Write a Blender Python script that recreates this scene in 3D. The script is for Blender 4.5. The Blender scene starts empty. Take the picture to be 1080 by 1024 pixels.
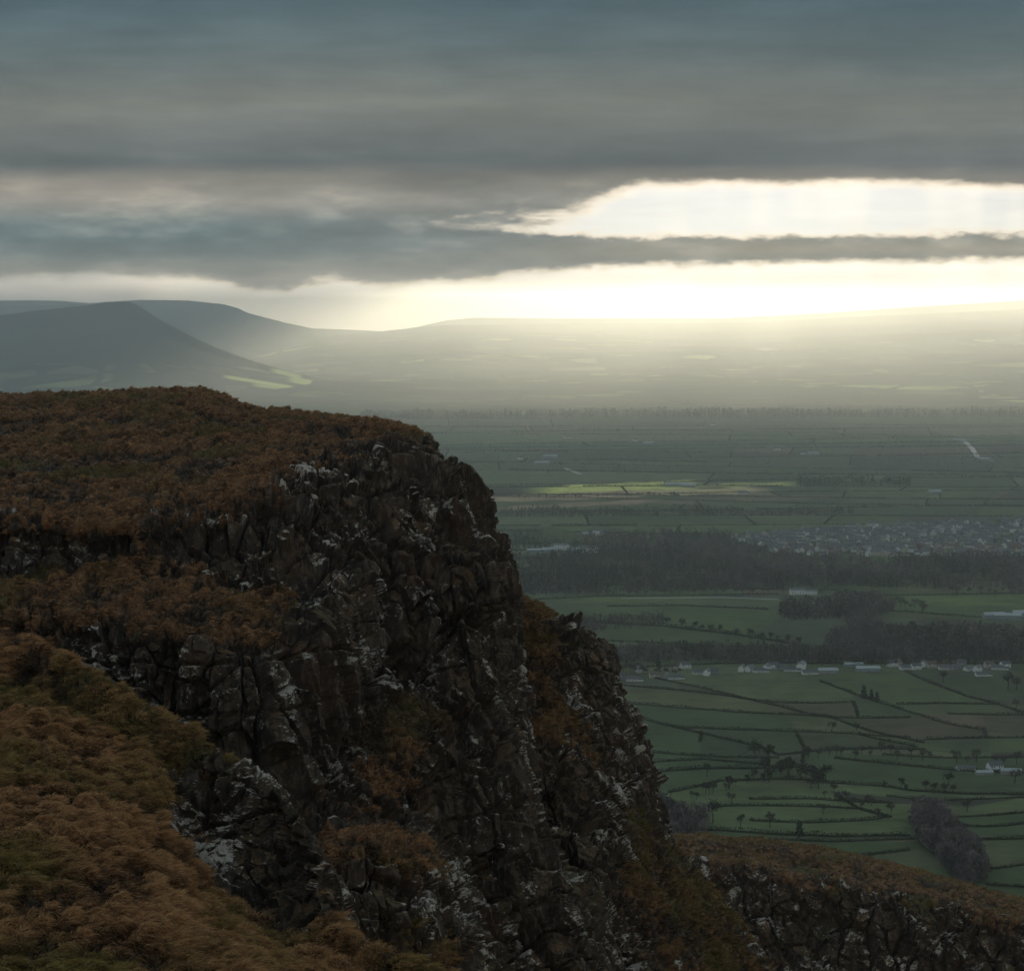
import bpy, math, random
import numpy as np
from mathutils import Vector

random.seed(7)
rng = np.random.default_rng(11)
SC = bpy.context.scene
COL = SC.collection
R = math.radians

# ------------------------------------------------------------------ camera
CAMZ = 350.0
F = 2015.0                      # focal length in photo pixels (1080 wide)
HOR = 338.0                     # eye-level row of the photo
PITCH = math.atan((512 - HOR) / F)
cam = bpy.data.cameras.new('camera')
cam.sensor_fit = 'HORIZONTAL'
cam.angle = 2 * math.atan(540 / F)
cam.clip_start = 1.0
cam.clip_end = 90000
camo = bpy.data.objects.new('camera', cam)
COL.objects.link(camo)
camo.location = (0, 0, CAMZ)
camo.rotation_euler = (math.pi / 2 - PITCH, 0, 0)
SC.camera = camo

# ------------------------------------------------------------------ sun and world
SUN_EL, SUN_AZ = R(5.62), R(8.0)          # azimuth clockwise from +Y
sl = bpy.data.lights.new('sun', 'SUN')
sl.energy = 5.0
sl.angle = R(0.5)
sl.color = (1.0, 0.84, 0.58)
so = bpy.data.objects.new('sun', sl)
COL.objects.link(so)
sd = Vector((math.sin(SUN_AZ) * math.cos(SUN_EL), math.cos(SUN_AZ) * math.cos(SUN_EL), math.sin(SUN_EL)))
so.rotation_euler = (-sd).to_track_quat('-Z', 'Y').to_euler()
so.location = (0, 0, 2000)

W = bpy.data.worlds.new('World')
SC.world = W
W.use_nodes = True
nt = W.node_tree
nt.nodes.clear()
sky = nt.nodes.new('ShaderNodeTexSky')
sky.sky_type = 'NISHITA'
sky.sun_disc = False
sky.sun_elevation = SUN_EL
sky.sun_rotation = SUN_AZ
sky.dust_density = 0.3
sky.air_density = 0.5
sky.ozone_density = 3.5
bg = nt.nodes.new('ShaderNodeBackground')
bg.inputs['Strength'].default_value = 0.05
wo = nt.nodes.new('ShaderNodeOutputWorld')
nt.links.new(sky.outputs[0], bg.inputs[0])
nt.links.new(bg.outputs[0], wo.inputs[0])

SC.render.engine = 'CYCLES'
SC.cycles.use_denoising = True
SC.cycles.max_bounces = 6
SC.cycles.diffuse_bounces = 2
SC.cycles.glossy_bounces = 2
SC.cycles.volume_bounces = 1
SC.cycles.transparent_max_bounces = 8
SC.view_settings.view_transform = 'Standard'
SC.view_settings.look = 'None'
SC.view_settings.gamma = 1
SC.view_settings.use_curve_mapping = False
SC.view_settings.exposure = 0.0

# ------------------------------------------------------------------ helpers
def lin(c):
    c = np.asarray(c, float) / 255.0
    return np.where(c <= 0.04045, c / 12.92, ((c + 0.055) / 1.055) ** 2.4)

CP, SP = math.cos(PITCH), math.sin(PITCH)
def at(px, py, D):
    """point at forward distance D (metres) seen at that photo pixel"""
    px = np.asarray(px, float); py = np.asarray(py, float)
    a = (px - 540) / F; b = (512 - py) / F
    ry = CP + b * SP
    rz = -SP + b * CP
    k = D / ry
    return np.stack([a * k, ry * k, CAMZ + rz * k], -1)
def onground(px, py, z=0.0):
    px = np.asarray(px, float); py = np.asarray(py, float)
    a = (px - 540) / F; b = (512 - py) / F
    ry = CP + b * SP
    rz = -SP + b * CP
    k = (z - CAMZ) / rz
    return np.stack([a * k, ry * k, np.full(np.shape(k), z, float)], -1)

def _h(ix, iy, iz, s):
    h = (ix.astype(np.uint32) * np.uint32(374761393) + iy.astype(np.uint32) * np.uint32(668265263)
         + iz.astype(np.uint32) * np.uint32(2147483647) + np.uint32((s * 1274126177) & 0xffffffff))
    h = (h ^ (h >> np.uint32(13))) * np.uint32(1274126177)
    h = (h ^ (h >> np.uint32(16))) * np.uint32(2246822519)
    h ^= h >> np.uint32(13)
    return h.astype(np.float32) / np.float32(4294967295.0)
def vnoise(P, s=0):
    P = np.asarray(P, np.float32)
    i = np.floor(P).astype(np.int64)
    f = P - i
    u = f * f * (3 - 2 * f)
    out = 0
    for dx in (0, 1):
        wx = u[..., 0] if dx else 1 - u[..., 0]
        for dy in (0, 1):
            wy = u[..., 1] if dy else 1 - u[..., 1]
            for dz in (0, 1):
                wz = u[..., 2] if dz else 1 - u[..., 2]
                out = out + wx * wy * wz * _h(i[..., 0] + dx, i[..., 1] + dy, i[..., 2] + dz, s)
    return out * 2 - 1
def fbm(P, s=0, o=4, g=0.5, lac=2.03):
    P = np.asarray(P, np.float32)
    a, t, n = 1.0, 0.0, 0
    for k in range(o):
        n = n + a * vnoise(P * lac ** k + 17.3 * k, s + k)
        t += a
        a *= g
    return n / t
def fb2(x, y, s=0, o=4, g=0.5):
    return fbm(np.stack([x, y, np.zeros_like(x) + 0.37], -1), s, o, g)
def worley(P, s=0, tilt=0.6):
    """returns (facet height of the nearest cell, F2-F1)"""
    P = np.asarray(P, np.float32)
    i = np.floor(P).astype(np.int64)
    f1 = np.full(P.shape[:-1], 9e9, np.float32); f2 = f1.copy()
    val = np.zeros_like(f1)
    for dx in (-1, 0, 1):
        for dy in (-1, 0, 1):
            for dz in (-1, 0, 1):
                cx, cy, cz = i[..., 0] + dx, i[..., 1] + dy, i[..., 2] + dz
                ox = P[..., 0] - (cx + 0.12 + 0.76 * _h(cx, cy, cz, s))
                oy = P[..., 1] - (cy + 0.12 + 0.76 * _h(cx, cy, cz, s + 1))
                oz = P[..., 2] - (cz + 0.12 + 0.76 * _h(cx, cy, cz, s + 2))
                d = ox * ox + oy * oy + oz * oz
                m = d < f1
                f2 = np.where(m, f1, np.minimum(f2, d))
                v = (_h(cx, cy, cz, s + 3) * 2 - 1
                     + tilt * (ox * (_h(cx, cy, cz, s + 4) * 2 - 1) + oy * (_h(cx, cy, cz, s + 5) * 2 - 1)
                               + oz * (_h(cx, cy, cz, s + 6) * 2 - 1)) * 2)
                val = np.where(m, v, val)
                f1 = np.where(m, d, f1)
    return val, np.sqrt(f2) - np.sqrt(f1)
def sstep(a, b, x):
    t = np.clip((x - a) / (b - a), 0, 1)
    return t * t * (3 - 2 * t)

def mesh_from(name, V, Fq, mats, face_mat=None, smooth=False, attrs=None, parent=None, link=True):
    """V (n,3); Fq (m,k) equal-sized faces or list of such arrays"""
    if isinstance(Fq, np.ndarray): Fq = [Fq]
    me = bpy.data.meshes.new(name)
    V = np.asarray(V, np.float32)
    me.vertices.add(len(V))
    me.vertices.foreach_set('co', V.ravel())
    nl = sum(f.size for f in Fq); nf = sum(len(f) for f in Fq)
    me.loops.add(nl)
    me.polygons.add(nf)
    me.loops.foreach_set('vertex_index', np.concatenate([f.ravel() for f in Fq]).astype(np.int32))
    tot = np.concatenate([np.full(len(f), f.shape[1], np.int32) for f in Fq])
    st = np.concatenate([[0], np.cumsum(tot)[:-1]]).astype(np.int32)
    me.polygons.foreach_set('loop_start', st)
    if not isinstance(mats, (list, tuple)): mats = [mats]
    for m in mats: me.materials.append(m)
    if face_mat is not None: me.polygons.foreach_set('material_index', np.asarray(face_mat, np.int32))
    for k, (dom, arr) in (attrs or {}).items():
        arr = np.asarray(arr, np.float32)
        if arr.ndim == 1:
            a = me.attributes.new(k, 'FLOAT', dom); a.data.foreach_set('value', arr)
        else:
            if arr.shape[1] == 3: arr = np.concatenate([arr, np.ones((len(arr), 1), np.float32)], 1)
            a = me.attributes.new(k, 'FLOAT_COLOR', dom); a.data.foreach_set('color', arr.ravel())
    me.update(calc_edges=True)
    me.polygons.foreach_set('use_smooth', np.full(nf, smooth, bool))
    o = bpy.data.objects.new(name, me)
    if link: COL.objects.link(o)
    if parent is not None: o.parent = parent
    return o
def tag(o, label=None, cat=None, group=None, kind=None):
    if label: o['label'] = label
    if cat: o['category'] = cat
    if group: o['group'] = group
    if kind: o['kind'] = kind
    return o
def empty(name, loc, rz=0.0):
    o = bpy.data.objects.new(name, None)
    COL.objects.link(o)
    o.location = loc
    o.rotation_euler = (0, 0, rz)
    o.empty_display_size = 1
    return o
def gridfaces(nr, nc):
    i = np.arange(nr - 1)[:, None] * nc + np.arange(nc - 1)[None, :]
    return np.stack([i, i + 1, i + nc + 1, i + nc], -1).reshape(-1, 4)

# ------------------------------------------------------------------ materials
class N:
    def __init__(s, name):
        s.m = bpy.data.materials.new(name)
        s.m.use_nodes = True
        s.t = s.m.node_tree
        s.t.nodes.clear()
        s.out = s.t.nodes.new('ShaderNodeOutputMaterial')
    def n(s, typ, **kw):
        nd = s.t.nodes.new('ShaderNode' + typ)
        for k, v in kw.items():
            if k.startswith('_'): setattr(nd, k[1:], v)
            else:
                key = int(k[1:]) if (k[0] == 'i' and k[1:].isdigit()) else k.replace('__', ' ')
                if isinstance(v, bpy.types.NodeSocket): s.t.links.new(v, nd.inputs[key])
                else: nd.inputs[key].default_value = v
        return nd
    def link(s, a, b): s.t.links.new(a, b)
    def math(s, op, a, b=0.0, c=0.0, clamp=False):
        nd = s.t.nodes.new('ShaderNodeMath'); nd.operation = op; nd.use_clamp = clamp
        for i, v in enumerate((a, b, c)):
            if isinstance(v, bpy.types.NodeSocket): s.t.links.new(v, nd.inputs[i])
            else: nd.inputs[i].default_value = v
        return nd.outputs[0]
    def mix(s, f, a, b, typ='RGBA'):
        nd = s.t.nodes.new('ShaderNodeMix'); nd.data_type = 'RGBA'
        for key, v in ((0, f), (6, a), (7, b)):
            if isinstance(v, bpy.types.NodeSocket): s.t.links.new(v, nd.inputs[key])
            elif key == 0: nd.inputs[0].default_value = v
            else: nd.inputs[key].default_value = tuple(v) + ((1,) if len(v) == 3 else ())
        return nd.outputs[2]
    def ramp(s, f, a, b):
        nd = s.t.nodes.new('ShaderNodeMapRange'); nd.interpolation_type = 'SMOOTHSTEP'
        s.t.links.new(f, nd.inputs[0])
        nd.inputs[1].default_value = a; nd.inputs[2].default_value = b
        return nd.outputs[0]
    def pos(s, scale=(1, 1, 1)):
        g = s.t.nodes.new('ShaderNodeNewGeometry')
        m = s.t.nodes.new('ShaderNodeMapping'); m.inputs['Scale'].default_value = scale
        s.t.links.new(g.outputs['Position'], m.inputs['Vector'])
        return m.outputs[0]
    def noise(s, vec, scale, detail=3, rough=0.55):
        nd = s.n('TexNoise', Vector=vec, Scale=scale, Detail=detail, Roughness=rough)
        return nd.outputs[0]
    def bsdf(s, color, rough=0.9, spec=0.3, normal=None):
        b = s.t.nodes.new('ShaderNodeBsdfPrincipled')
        if isinstance(color, bpy.types.NodeSocket): s.t.links.new(color, b.inputs['Base Color'])
        else: b.inputs['Base Color'].default_value = tuple(color) + (1,)
        if isinstance(rough, bpy.types.NodeSocket): s.t.links.new(rough, b.inputs['Roughness'])
        else: b.inputs['Roughness'].default_value = rough
        b.inputs['Specular IOR Level'].default_value = spec
        if normal is not None: s.t.links.new(normal, b.inputs['Normal'])
        s.t.links.new(b.outputs[0], s.out.inputs['Surface'])
        return b

def simple_mat(name, col, rough=0.8, var=0.25, scale=1.0, spec=0.3):
    n = N(name)
    f = n.noise(n.pos(), scale, 4)
    c = n.mix(f, tuple(x * (1 - var) for x in col), tuple(x * (1 + var) for x in col))
    n.bsdf(c, rough, spec)
    return n.m
def attr_mat(name, attr='col', rough=0.9, spec=0.2, transl=0.0):
    n = N(name)
    a = n.n('Attribute', _attribute_name=attr)
    b = n.bsdf(a.outputs['Color'], rough, spec)
    if transl:
        t = n.n('BsdfTranslucent', Color=a.outputs['Color'])
        m = n.n('MixShader', i0=transl, i1=b.outputs[0], i2=t.outputs[0])
        n.link(m.outputs[0], n.out.inputs['Surface'])
    return n.m

# ------------------------------------------------------------------ sky dome with the cloud cover
def build_sky():
    RD = 32000.0
    az = np.concatenate([np.radians(np.linspace(-180, -24, 60)), np.radians(np.linspace(-23.5, 23.5, 900)),
                         np.radians(np.linspace(24, 180, 60))])
    el = np.concatenate([np.radians(np.linspace(-14, -1.2, 10)), np.radians(np.linspace(-1.0, 12.5, 420)),
                         np.radians(np.linspace(13, 90, 40))])
    A, E = np.meshgrid(az, el)
    d = np.stack([np.sin(A) * np.cos(E), np.cos(A) * np.cos(E), np.sin(E)], -1)
    dep = d[..., 1] * CP - d[..., 2] * SP
    ok = dep > 0.55
    dd = np.where(ok, dep, 1)
    X = np.where(ok, 540 + F * d[..., 0] / dd, 540 + F * A)
    Y = np.where(ok, 512 - F * (d[..., 1] * SP + d[..., 2] * CP) / dd, HOR - F * E)
    def I(x, *p):
        p = np.array(p, float); return np.interp(x, p[:, 0], p[:, 1])
    w1 = fb2(X / 140, Y / 40, 3, 4)
    w2 = fb2(X / 38, Y / 12, 8, 4, .6)
    wv = fb2(X / 300, Y * 0 + 2, 21, 3)
    wob = w1 * 5 + w2 * 5
    w3 = fb2(X / 16, Y / 7, 55, 4, .6)
    Yw = Y + wob + w3 * 4
    # bright gap between the cloud deck and the long bar
    top1 = I(X, (440, 238), (480, 237), (540, 234), (600, 227), (640, 213), (680, 201), (750, 195), (900, 193), (1080, 196), (1400, 200))
    bot1 = I(X, (440, 237), (480, 240), (560, 243), (640, 249), (700, 246), (800, 248), (1080, 247), (1400, 245))
    lft = sstep(760, 560, X)
    yt = Y + w1 * (4 + 18 * lft) + w2 * (3 + 12 * lft)
    g1 = sstep(-7 - 5 * lft, 10 + 4 * lft, yt + w3 * 3 - top1) * sstep(-6, 8, bot1 - Yw - w3 * 2)
    g1 *= sstep(430, 600, X + w2 * 60 + w1 * 80) ** 0.8
    w4 = fb2(X / 60, Y / 9, 91, 4, .6)
    wedge = sstep(430, 500, X) * sstep(650, 560, X)
    g1 *= 1 - .7 * wedge * sstep(-.25, .15, w4 - (Y - 226) / 30.0)          # cloud rags across the narrow end
    # gap above the hills
    top2 = I(X, (-400, 300), (0, 293), (100, 291), (200, 293), (250, 302), (300, 306), (350, 298), (400, 304), (450, 301), (520, 296),
             (560, 290), (640, 285), (700, 281), (800, 279), (900, 277), (1080, 276), (1400, 276))
    g2 = sstep(-7, 8, Y + w1 * 8 * sstep(900, 300, X) + w2 * 5 + w3 * 4 - top2)
    thin = sstep(235, 120, X + w1 * 60)              # veil over the left end of the gap
    gap = np.clip(g1 + g2, 0, 1)
    rag = sstep(-.15, .30, fb2(X / 42, Y / 160, 83, 2, .5))          # bright veil made thicker and thinner to throw rays into the haze
    cloud = 1 - np.clip(g1 + g2 * (1 - 0.72 * thin), 0, 1) * (.68 - .09 * rag * sstep(600, 760, X))
    # colour of the cloud; overhead, out of view, brightened for ambient light
    ycol = [(-4000, (184, 199, 209)), (-600, (172, 188, 196)), (-160, (88, 106, 114)), (0, (72, 92, 99)), (50, (92, 106, 108)), (110, (116, 118, 111)), (150, (104, 108, 105)),
            (172, (96, 101, 101)), (190, (128, 124, 114)), (215, (146, 143, 133)), (240, (122, 128, 125)),
            (265, (124, 129, 124)), (285, (150, 146, 132)), (300, (190, 178, 158)), (340, (175, 165, 150))]
    ys = np.array([p[0] for p in ycol]); cs = lin(np.array([p[1] for p in ycol]))
    yy = Y + 8 * w1 + 14 * wv * sstep(330, 100, Y)
    C = np.stack([np.interp(yy, ys, cs[:, k]) for k in range(3)], -1)
    streak = fb2(X / 520, Y / 26 + X / 900, 31, 4, .5)
    soft = fb2(X / 700, Y / 60, 41, 3)
    C *= (1 + 0.16 * streak * sstep(-60, 60, Y) + 0.16 * soft + .10 * w1 + .05 * w2)[..., None]
    # unseen deck brightened towards the sun, dulled behind the camera, to side-light the cliff
    sdir = np.array(sd)
    ang = np.degrees(np.arccos(np.clip(d @ sdir, -1, 1)))
    out_ = sstep(-20, -420, Y)
    C = C * (1 + out_ * (.66 + 1.5 * np.exp(-(ang / 52) ** 2) - 1))[..., None]
    # lumpy torn undersides in the lower deck
    lump = fb2(X / 90, Y / 22, 61, 5, .58); fine_ = fb2(X / 30, Y / 11, 67, 4, .6)
    zone = np.exp(-((Y - 240) / 55) ** 2)
    C = C * (1 + zone * (.55 * lump + .22 * fine_))[..., None]
    C = C * (1 + .22 * fb2(X / 240, Y / 45, 71, 4, .55) * sstep(-80, 40, Y))[..., None]
    warm = np.clip(lump + .25 * fine_ - .08, 0, 1) * zone * sstep(0, 300, X + 150)
    C = C + warm[..., None] * lin((255, 225, 190)) * .28
    # left: pale streaks in the deck (y 185-235), bluish bars under them
    pale = np.exp(-((Y - 208 - 10 * wv) / 17) ** 2) * sstep(560, 60, X) * (0.75 + 0.7 * streak)
    C = C + np.clip(pale, 0, 1)[..., None] * lin((200, 178, 160)) * .40
    bl = np.exp(-((Y - 246) / 26) ** 2) * sstep(480, 200, X)
    C = C * (1 - bl[..., None] * np.array([.30, .16, .12]))
    # right: warm underside next to the gap; bar warm grey
    wr = np.exp(-((Y - 192) / 16) ** 2) * sstep(450, 950, X)
    C = C + wr[..., None] * lin((170, 140, 105)) * .12
    bar = np.exp(-((Y - 263) / 14) ** 2) * sstep(420, 760, X)
    C = C + bar[..., None] * lin((205, 172, 118)) * .36
    # thin edges glow where the light comes through
    edge = cloud * (1 - cloud) * 4
    C = C + edge[..., None] * lin((255, 218, 165)) * .75 * sstep(-200, 700, X)[..., None]
    C = C + (g2 * thin)[..., None] * lin((232, 222, 208)) * .95
    veil = np.clip(g1 + g2 * (1 - thin), 0, 1)[..., None]          # thin bright milky cloud across the breaks
    C = C * (1 - veil) + veil * np.array([2.1, 1.80, 1.34]) * (1 + .8 * g2[..., None])
    V = d * RD + np.array([0, 0, CAMZ])
    fc = gridfaces(len(el), len(az))
    n = N('sky_clouds')
    a = n.n('Attribute', _attribute_name='cloud_colour')
    c = n.n('Attribute', _attribute_name='cloud_cover')
    fine = n.noise(n.pos((.0006, .0006, .0045)), 1.0, 6, .62)
    fac = n.math('MULTIPLY_ADD', fine, 0.5, 0.75)
    e = n.n('Emission', Color=a.outputs['Color'], Strength=fac)
    t = n.n('BsdfTransparent')
    m = n.n('MixShader', i0=c.outputs['Fac'], i1=t.outputs[0], i2=e.outputs[0])
    n.link(m.outputs[0], n.out.inputs['Surface'])
    n.m.cycles.emission_sampling = 'NONE'
    o = mesh_from('sky', V.reshape(-1, 3), fc, n.m, smooth=True,
                  attrs={'cloud_colour': ('POINT', C.reshape(-1, 3)), 'cloud_cover': ('POINT', cloud.ravel())})
    tag(o, 'heavy grey cloud deck with two bright breaks low over the hills', 'sky', kind='structure')
build_sky()

# ------------------------------------------------------------------ plain: one ground sheet, the field sheet above it
def ground_mat():
    n = N('pasture')
    p = n.pos((1, 1, 1))
    v = n.n('TexVoronoi', Vector=n.pos((1 / 420, 1 / 240, 0.001)), Scale=1.0, Randomness=0.85)
    f1 = n.noise(p, 1 / 60, 5)
    cr = n.t.nodes.new('ShaderNodeValToRGB')
    sep = n.n('SeparateColor', i0=v.outputs['Color'])
    n.link(sep.outputs[0], cr.inputs[0])
    cr.color_ramp.interpolation = 'CONSTANT'
    els = [(0, (.045, .075, .03)), (.25, (.075, .10, .035)), (.45, (.05, .06, .035)), (.6, (.12, .13, .05)), (.78, (.04, .05, .03)), (.9, (.15, .12, .07))]
    cr.color_ramp.elements[0].color = els[0][1] + (1,)
    cr.color_ramp.elements[1].position = els[1][0]; cr.color_ramp.elements[1].color = els[1][1] + (1,)
    for q, c in els[2:]:
        e = cr.color_ramp.elements.new(q); e.color = c + (1,)
    vd = n.n('TexVoronoi', Vector=n.pos((1 / 420, 1 / 240, 0.001)), Scale=1.0, Randomness=0.85, _feature='DISTANCE_TO_EDGE')
    hed = n.ramp(vd.outputs['Distance'], 0.05, 0.09)
    c = n.mix(n.ramp(f1, .35, .65), (.03, .035, .022), cr.outputs[0])
    c = n.mix(hed, (.02, .024, .016), c)
    n.bsdf(c, 1.0, .0)
    return n.m
M_ground = ground_mat()
g = mesh_from('ground', [(-23000, -1500, 0), (23000, -1500, 0), (23000, 23500, 0), (-23000, 23500, 0)],
              np.array([[0, 1, 2, 3]]), M_ground)
tag(g, 'flat patchwork plain below the cliff', 'ground', kind='structure')

HEDGES = []           # (list of px points, size class)
def H(*p, s=1.0): HEDGES.append((list(p), s))
# traced, nearest last
H((560, 633), (640, 629), (760, 628), (822, 627))
H((885, 629), (980, 628), (1085, 626))
H((590, 655), (640, 658), (700, 661), (760, 668), (820, 677), (850, 683), s=1.7)
H((640, 640), (720, 639), (810, 643))
H((610, 676), (660, 677), (740, 681), (800, 684))
H((880, 641), (960, 646), (1040, 652))
H((930, 660), (1000, 667), (1085, 669), s=1.3)
H((980, 682), (1085, 684), s=1.5)
H((640, 704), (700, 703), (760, 700), (1085, 700), s=1.3)
H((690, 715), (725, 723), (760, 731), (790, 738), (830, 742), (862, 742), (900, 741))
H((640, 722), (700, 727), (760, 733), (790, 738))
H((640, 741), (720, 747), (790, 752), (850, 755), (905, 758), (960, 757))
H((655, 752), (690, 762), (730, 772), (770, 781), (800, 788), (822, 797))
H((710, 767), (780, 770), (860, 772), (905, 775), (960, 779))
H((790, 738), (820, 745), (850, 753), (880, 758), (905, 768), (940, 777), (975, 784))
H((865, 719), (890, 728), (920, 739), (960, 752), (1000, 764), (1038, 770))
H((955, 709), (985, 722), (1020, 735), (1052, 743), (1085, 754))
H((945, 743), (1000, 742), (1052, 743))
H((1000, 753), (1040, 754), (1085, 754))
H((975, 780), (1020, 779), (1085, 778))
H((905, 775), (935, 782), (968, 788))
H((655, 790), (700, 795), (760, 799), (822, 800))
H((822, 797), (870, 792), (930, 790), (975, 791))
H((690, 804), (740, 801), (800, 806), (828, 812))
H((690, 815), (740, 811), (800, 811), (850, 809), s=1.3)
H((930, 796), (1000, 800), (1085, 799))
H((880, 800), (940, 806), (1000, 812), (1085, 816))
H((705, 836), (725, 832), (760, 824), (820, 822), (870, 823))
H((860, 826), (930, 829), (960, 834), (1020, 838), (1085, 838))
H((790, 843), (850, 843), (880, 845), (940, 847))
H((935, 840), (980, 845), (1060, 842), (1085, 841))
H((740, 852), (790, 850), (870, 851), (905, 853), (935, 862))
H((790, 866), (850, 868), (920, 865), (940, 862))
H((885, 841), (905, 853), (935, 862))
H((980, 862), (1040, 861), (1085, 857))
H((700, 876), (760, 876), (820, 881), (880, 883), (960, 882), s=1.4)
H((810, 886), (880, 888), (965, 885))
H((1005, 872), (1050, 872), (1085, 868))
H((1020, 886), (1085, 885), s=1.3)
H((1000, 915), (1050, 917), (1085, 912))
H((1040, 934), (1085, 936))
H((900, 905), (930, 900), (960, 896))
H((840, 774), (848, 790), (846, 812))
H((900, 741), (905, 758)); H((1038, 770), (1040, 779)); H((740, 772), (738, 783))
# the farther plain: strips between long hedges, cut across at irregular places
rr = random.Random(5)
prev = None
y0 = 620.0
while y0 > 439:
    sl_ = rr.uniform(-.018, .022); ph = rr.uniform(0, 6); am = rr.uniform(.5, 2.2) * (y0 - 430) / 180
    line = lambda x, y0=y0, sl_=sl_, ph=ph, am=am: y0 + sl_ * (x - 800) + am * math.sin(x / 90 + ph)
    x = 300
    while x < 1300:
        L = rr.uniform(90, 330)
        if rr.random() < .86:
            HEDGES.append(([(xx, line(xx)) for xx in np.arange(x, x + L + 1, 30)], rr.choice([.8, 1, 1, 1.5])))
        x += L
    if prev:
        x = 300
        while x < 1300:
            x += rr.uniform(45, 190)
            if rr.random() < (.75 if y0 > 560 else .45):
                dx = rr.uniform(-1, 1) * (y0 - 400) * .10
                HEDGES.append(([(x, line(x)), (x + dx, prev(x + dx))], rr.choice([.7, 1, 1])))
    prev = line
    y0 -= (3.0 + (y0 - 440) / 180 * 6.5) * rr.uniform(.7, 1.5)

def build_fields():
    X0, X1, Y0, Y1 = 250, 1330, 434.0, 972.0
    sx, sy = 1.2, 0.7
    nx, ny = int((X1 - X0) / sx), int((Y1 - Y0) / sy)
    wall = np.zeros((ny, nx), bool)
    for pts, s in HEDGES:
        for (a, b), (c, d) in zip(pts[:-1], pts[1:]):
            k = int(max(abs(c - a) / sx, abs(d - b) / sy) * 2.5) + 2
            t = np.linspace(0, 1, k)
            ix = ((a + (c - a) * t - X0) / sx).astype(int); iy = ((b + (d - b) * t - Y0) / sy).astype(int)
            m = (ix > 0) & (ix < nx - 1) & (iy > 0) & (iy < ny - 1)
            wall[iy[m], ix[m]] = True; wall[iy[m], ix[m] + 1] = True
    # carry loose ends on to the next boundary so that parcels close
    base = wall.copy()
    for pts, s in HEDGES:
        for p_, q_ in ((pts[0], pts[1]), (pts[-1], pts[-2])):
            dx, dy = (p_[0] - q_[0]) / sx, (p_[1] - q_[1]) / sy
            l = math.hypot(dx, dy) + 1e-6; dx /= l; dy /= l
            x, y = (p_[0] - X0) / sx, (p_[1] - Y0) / sy
            trail = []
            for k in range(400):
                x += dx * .5; y += dy * .5
                ix, iy = int(x), int(y)
                if not (0 < ix < nx - 2 and 0 < iy < ny - 1): break
                if k > 8 and base[iy, ix]: break
                trail.append((iy, ix))
            for iy, ix in trail: wall[iy, ix] = wall[iy, ix + 1] = True
    # run-based union-find flood
    lab = np.full((ny, nx), -1, int); par = []
    def find(a):
        while par[a] != a:
            par[a] = par[par[a]]; a = par[a]
        return a
    for r in range(ny):
        row = ~wall[r]
        e = np.flatnonzero(np.diff(np.concatenate([[0], row.astype(int), [0]])))
        for s_, t_ in zip(e[::2], e[1::2]):
            k = len(par); par.append(k); lab[r, s_:t_] = k
            if r:
                up = lab[r - 1, s_:t_]
                for u in np.unique(up[up >= 0]):
                    a, b = find(u), find(k)
                    if a != b: par[max(a, b)] = min(a, b)
    root = np.array([find(i) for i in range(len(par))])
    L = np.where(lab >= 0, root[np.maximum(lab, 0)], -1)
    for _ in range(3):          # close the thin walls
        up = np.roll(L, 1, 0); lf = np.roll(L, 1, 1)
        L = np.where(L < 0, np.where(up >= 0, up, lf), L)
    L = np.maximum(L, 0)
    pal = np.array([(.066, .084, .044), (.074, .092, .044), (.080, .10, .048), (.058, .072, .042), (.090, .102, .052), (.070, .080, .048),
                    (.095, .102, .056), (.066, .072, .046), (.11, .090, .060), (.055, .055, .040)])
    r2 = np.random.default_rng(3)
    cid = r2.choice(len(pal), size=L.max() + 1, p=[.14, .16, .12, .14, .1, .1, .08, .08, .04, .04])
    colr = pal[cid] * r2.uniform(.85, 1.2, (L.max() + 1, 1))
    def setf(px, py, c):
        ix, iy = int((px - X0) / sx), int((py - Y0) / sy)
        colr[L[iy, ix]] = c
    for px, py in ((900, 750), (860, 750), (930, 762), (1040, 760), (1070, 765)): setf(px, py, (.085, .075, .048))
    for px, py in ((700, 735), (740, 742)): setf(px, py, (.10, .105, .055))
    for px, py in ((720, 755), (760, 760), (700, 785)): setf(px, py, (.064, .084, .042))
    for px, py in ((760, 845), (850, 860), (870, 875), (720, 845), (850, 835), (960, 855), (1060, 850)): setf(px, py, (.092, .116, .054))
    for px, py in ((1000, 640), (900, 640), (760, 650), (700, 650)): setf(px, py, (.075, .10, .045))
    C = colr[L]
    gx, gy = np.meshgrid(X0 + sx * (np.arange(nx) + .5), Y0 + sy * (np.arange(ny) + .5))
    # pale lime and stubble strips at mid distance, sunlight painted into the brightest
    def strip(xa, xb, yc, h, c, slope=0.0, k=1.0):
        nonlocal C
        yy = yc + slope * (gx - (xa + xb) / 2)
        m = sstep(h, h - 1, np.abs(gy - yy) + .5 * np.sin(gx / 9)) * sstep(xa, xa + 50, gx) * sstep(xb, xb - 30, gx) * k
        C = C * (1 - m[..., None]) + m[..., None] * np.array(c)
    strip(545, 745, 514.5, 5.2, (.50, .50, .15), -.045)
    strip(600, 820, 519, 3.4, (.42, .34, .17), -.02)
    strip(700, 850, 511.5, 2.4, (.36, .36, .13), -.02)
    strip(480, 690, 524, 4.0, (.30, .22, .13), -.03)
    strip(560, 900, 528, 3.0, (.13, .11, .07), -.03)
    strip(860, 1060, 521, 4.0, (.09, .11, .05), .0)
    strip(560, 760, 632, 4.0, (.10, .12, .05), .0)
    strip(930, 1090, 633, 6.0, (.10, .13, .05), .0)
    strip(560, 1100, 690, 6.0, (.07, .065, .05), .0, .8)
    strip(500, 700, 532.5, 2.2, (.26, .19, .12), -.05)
    strip(560, 900, 556, 5.0, (.085, .11, .05), .0)
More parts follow.
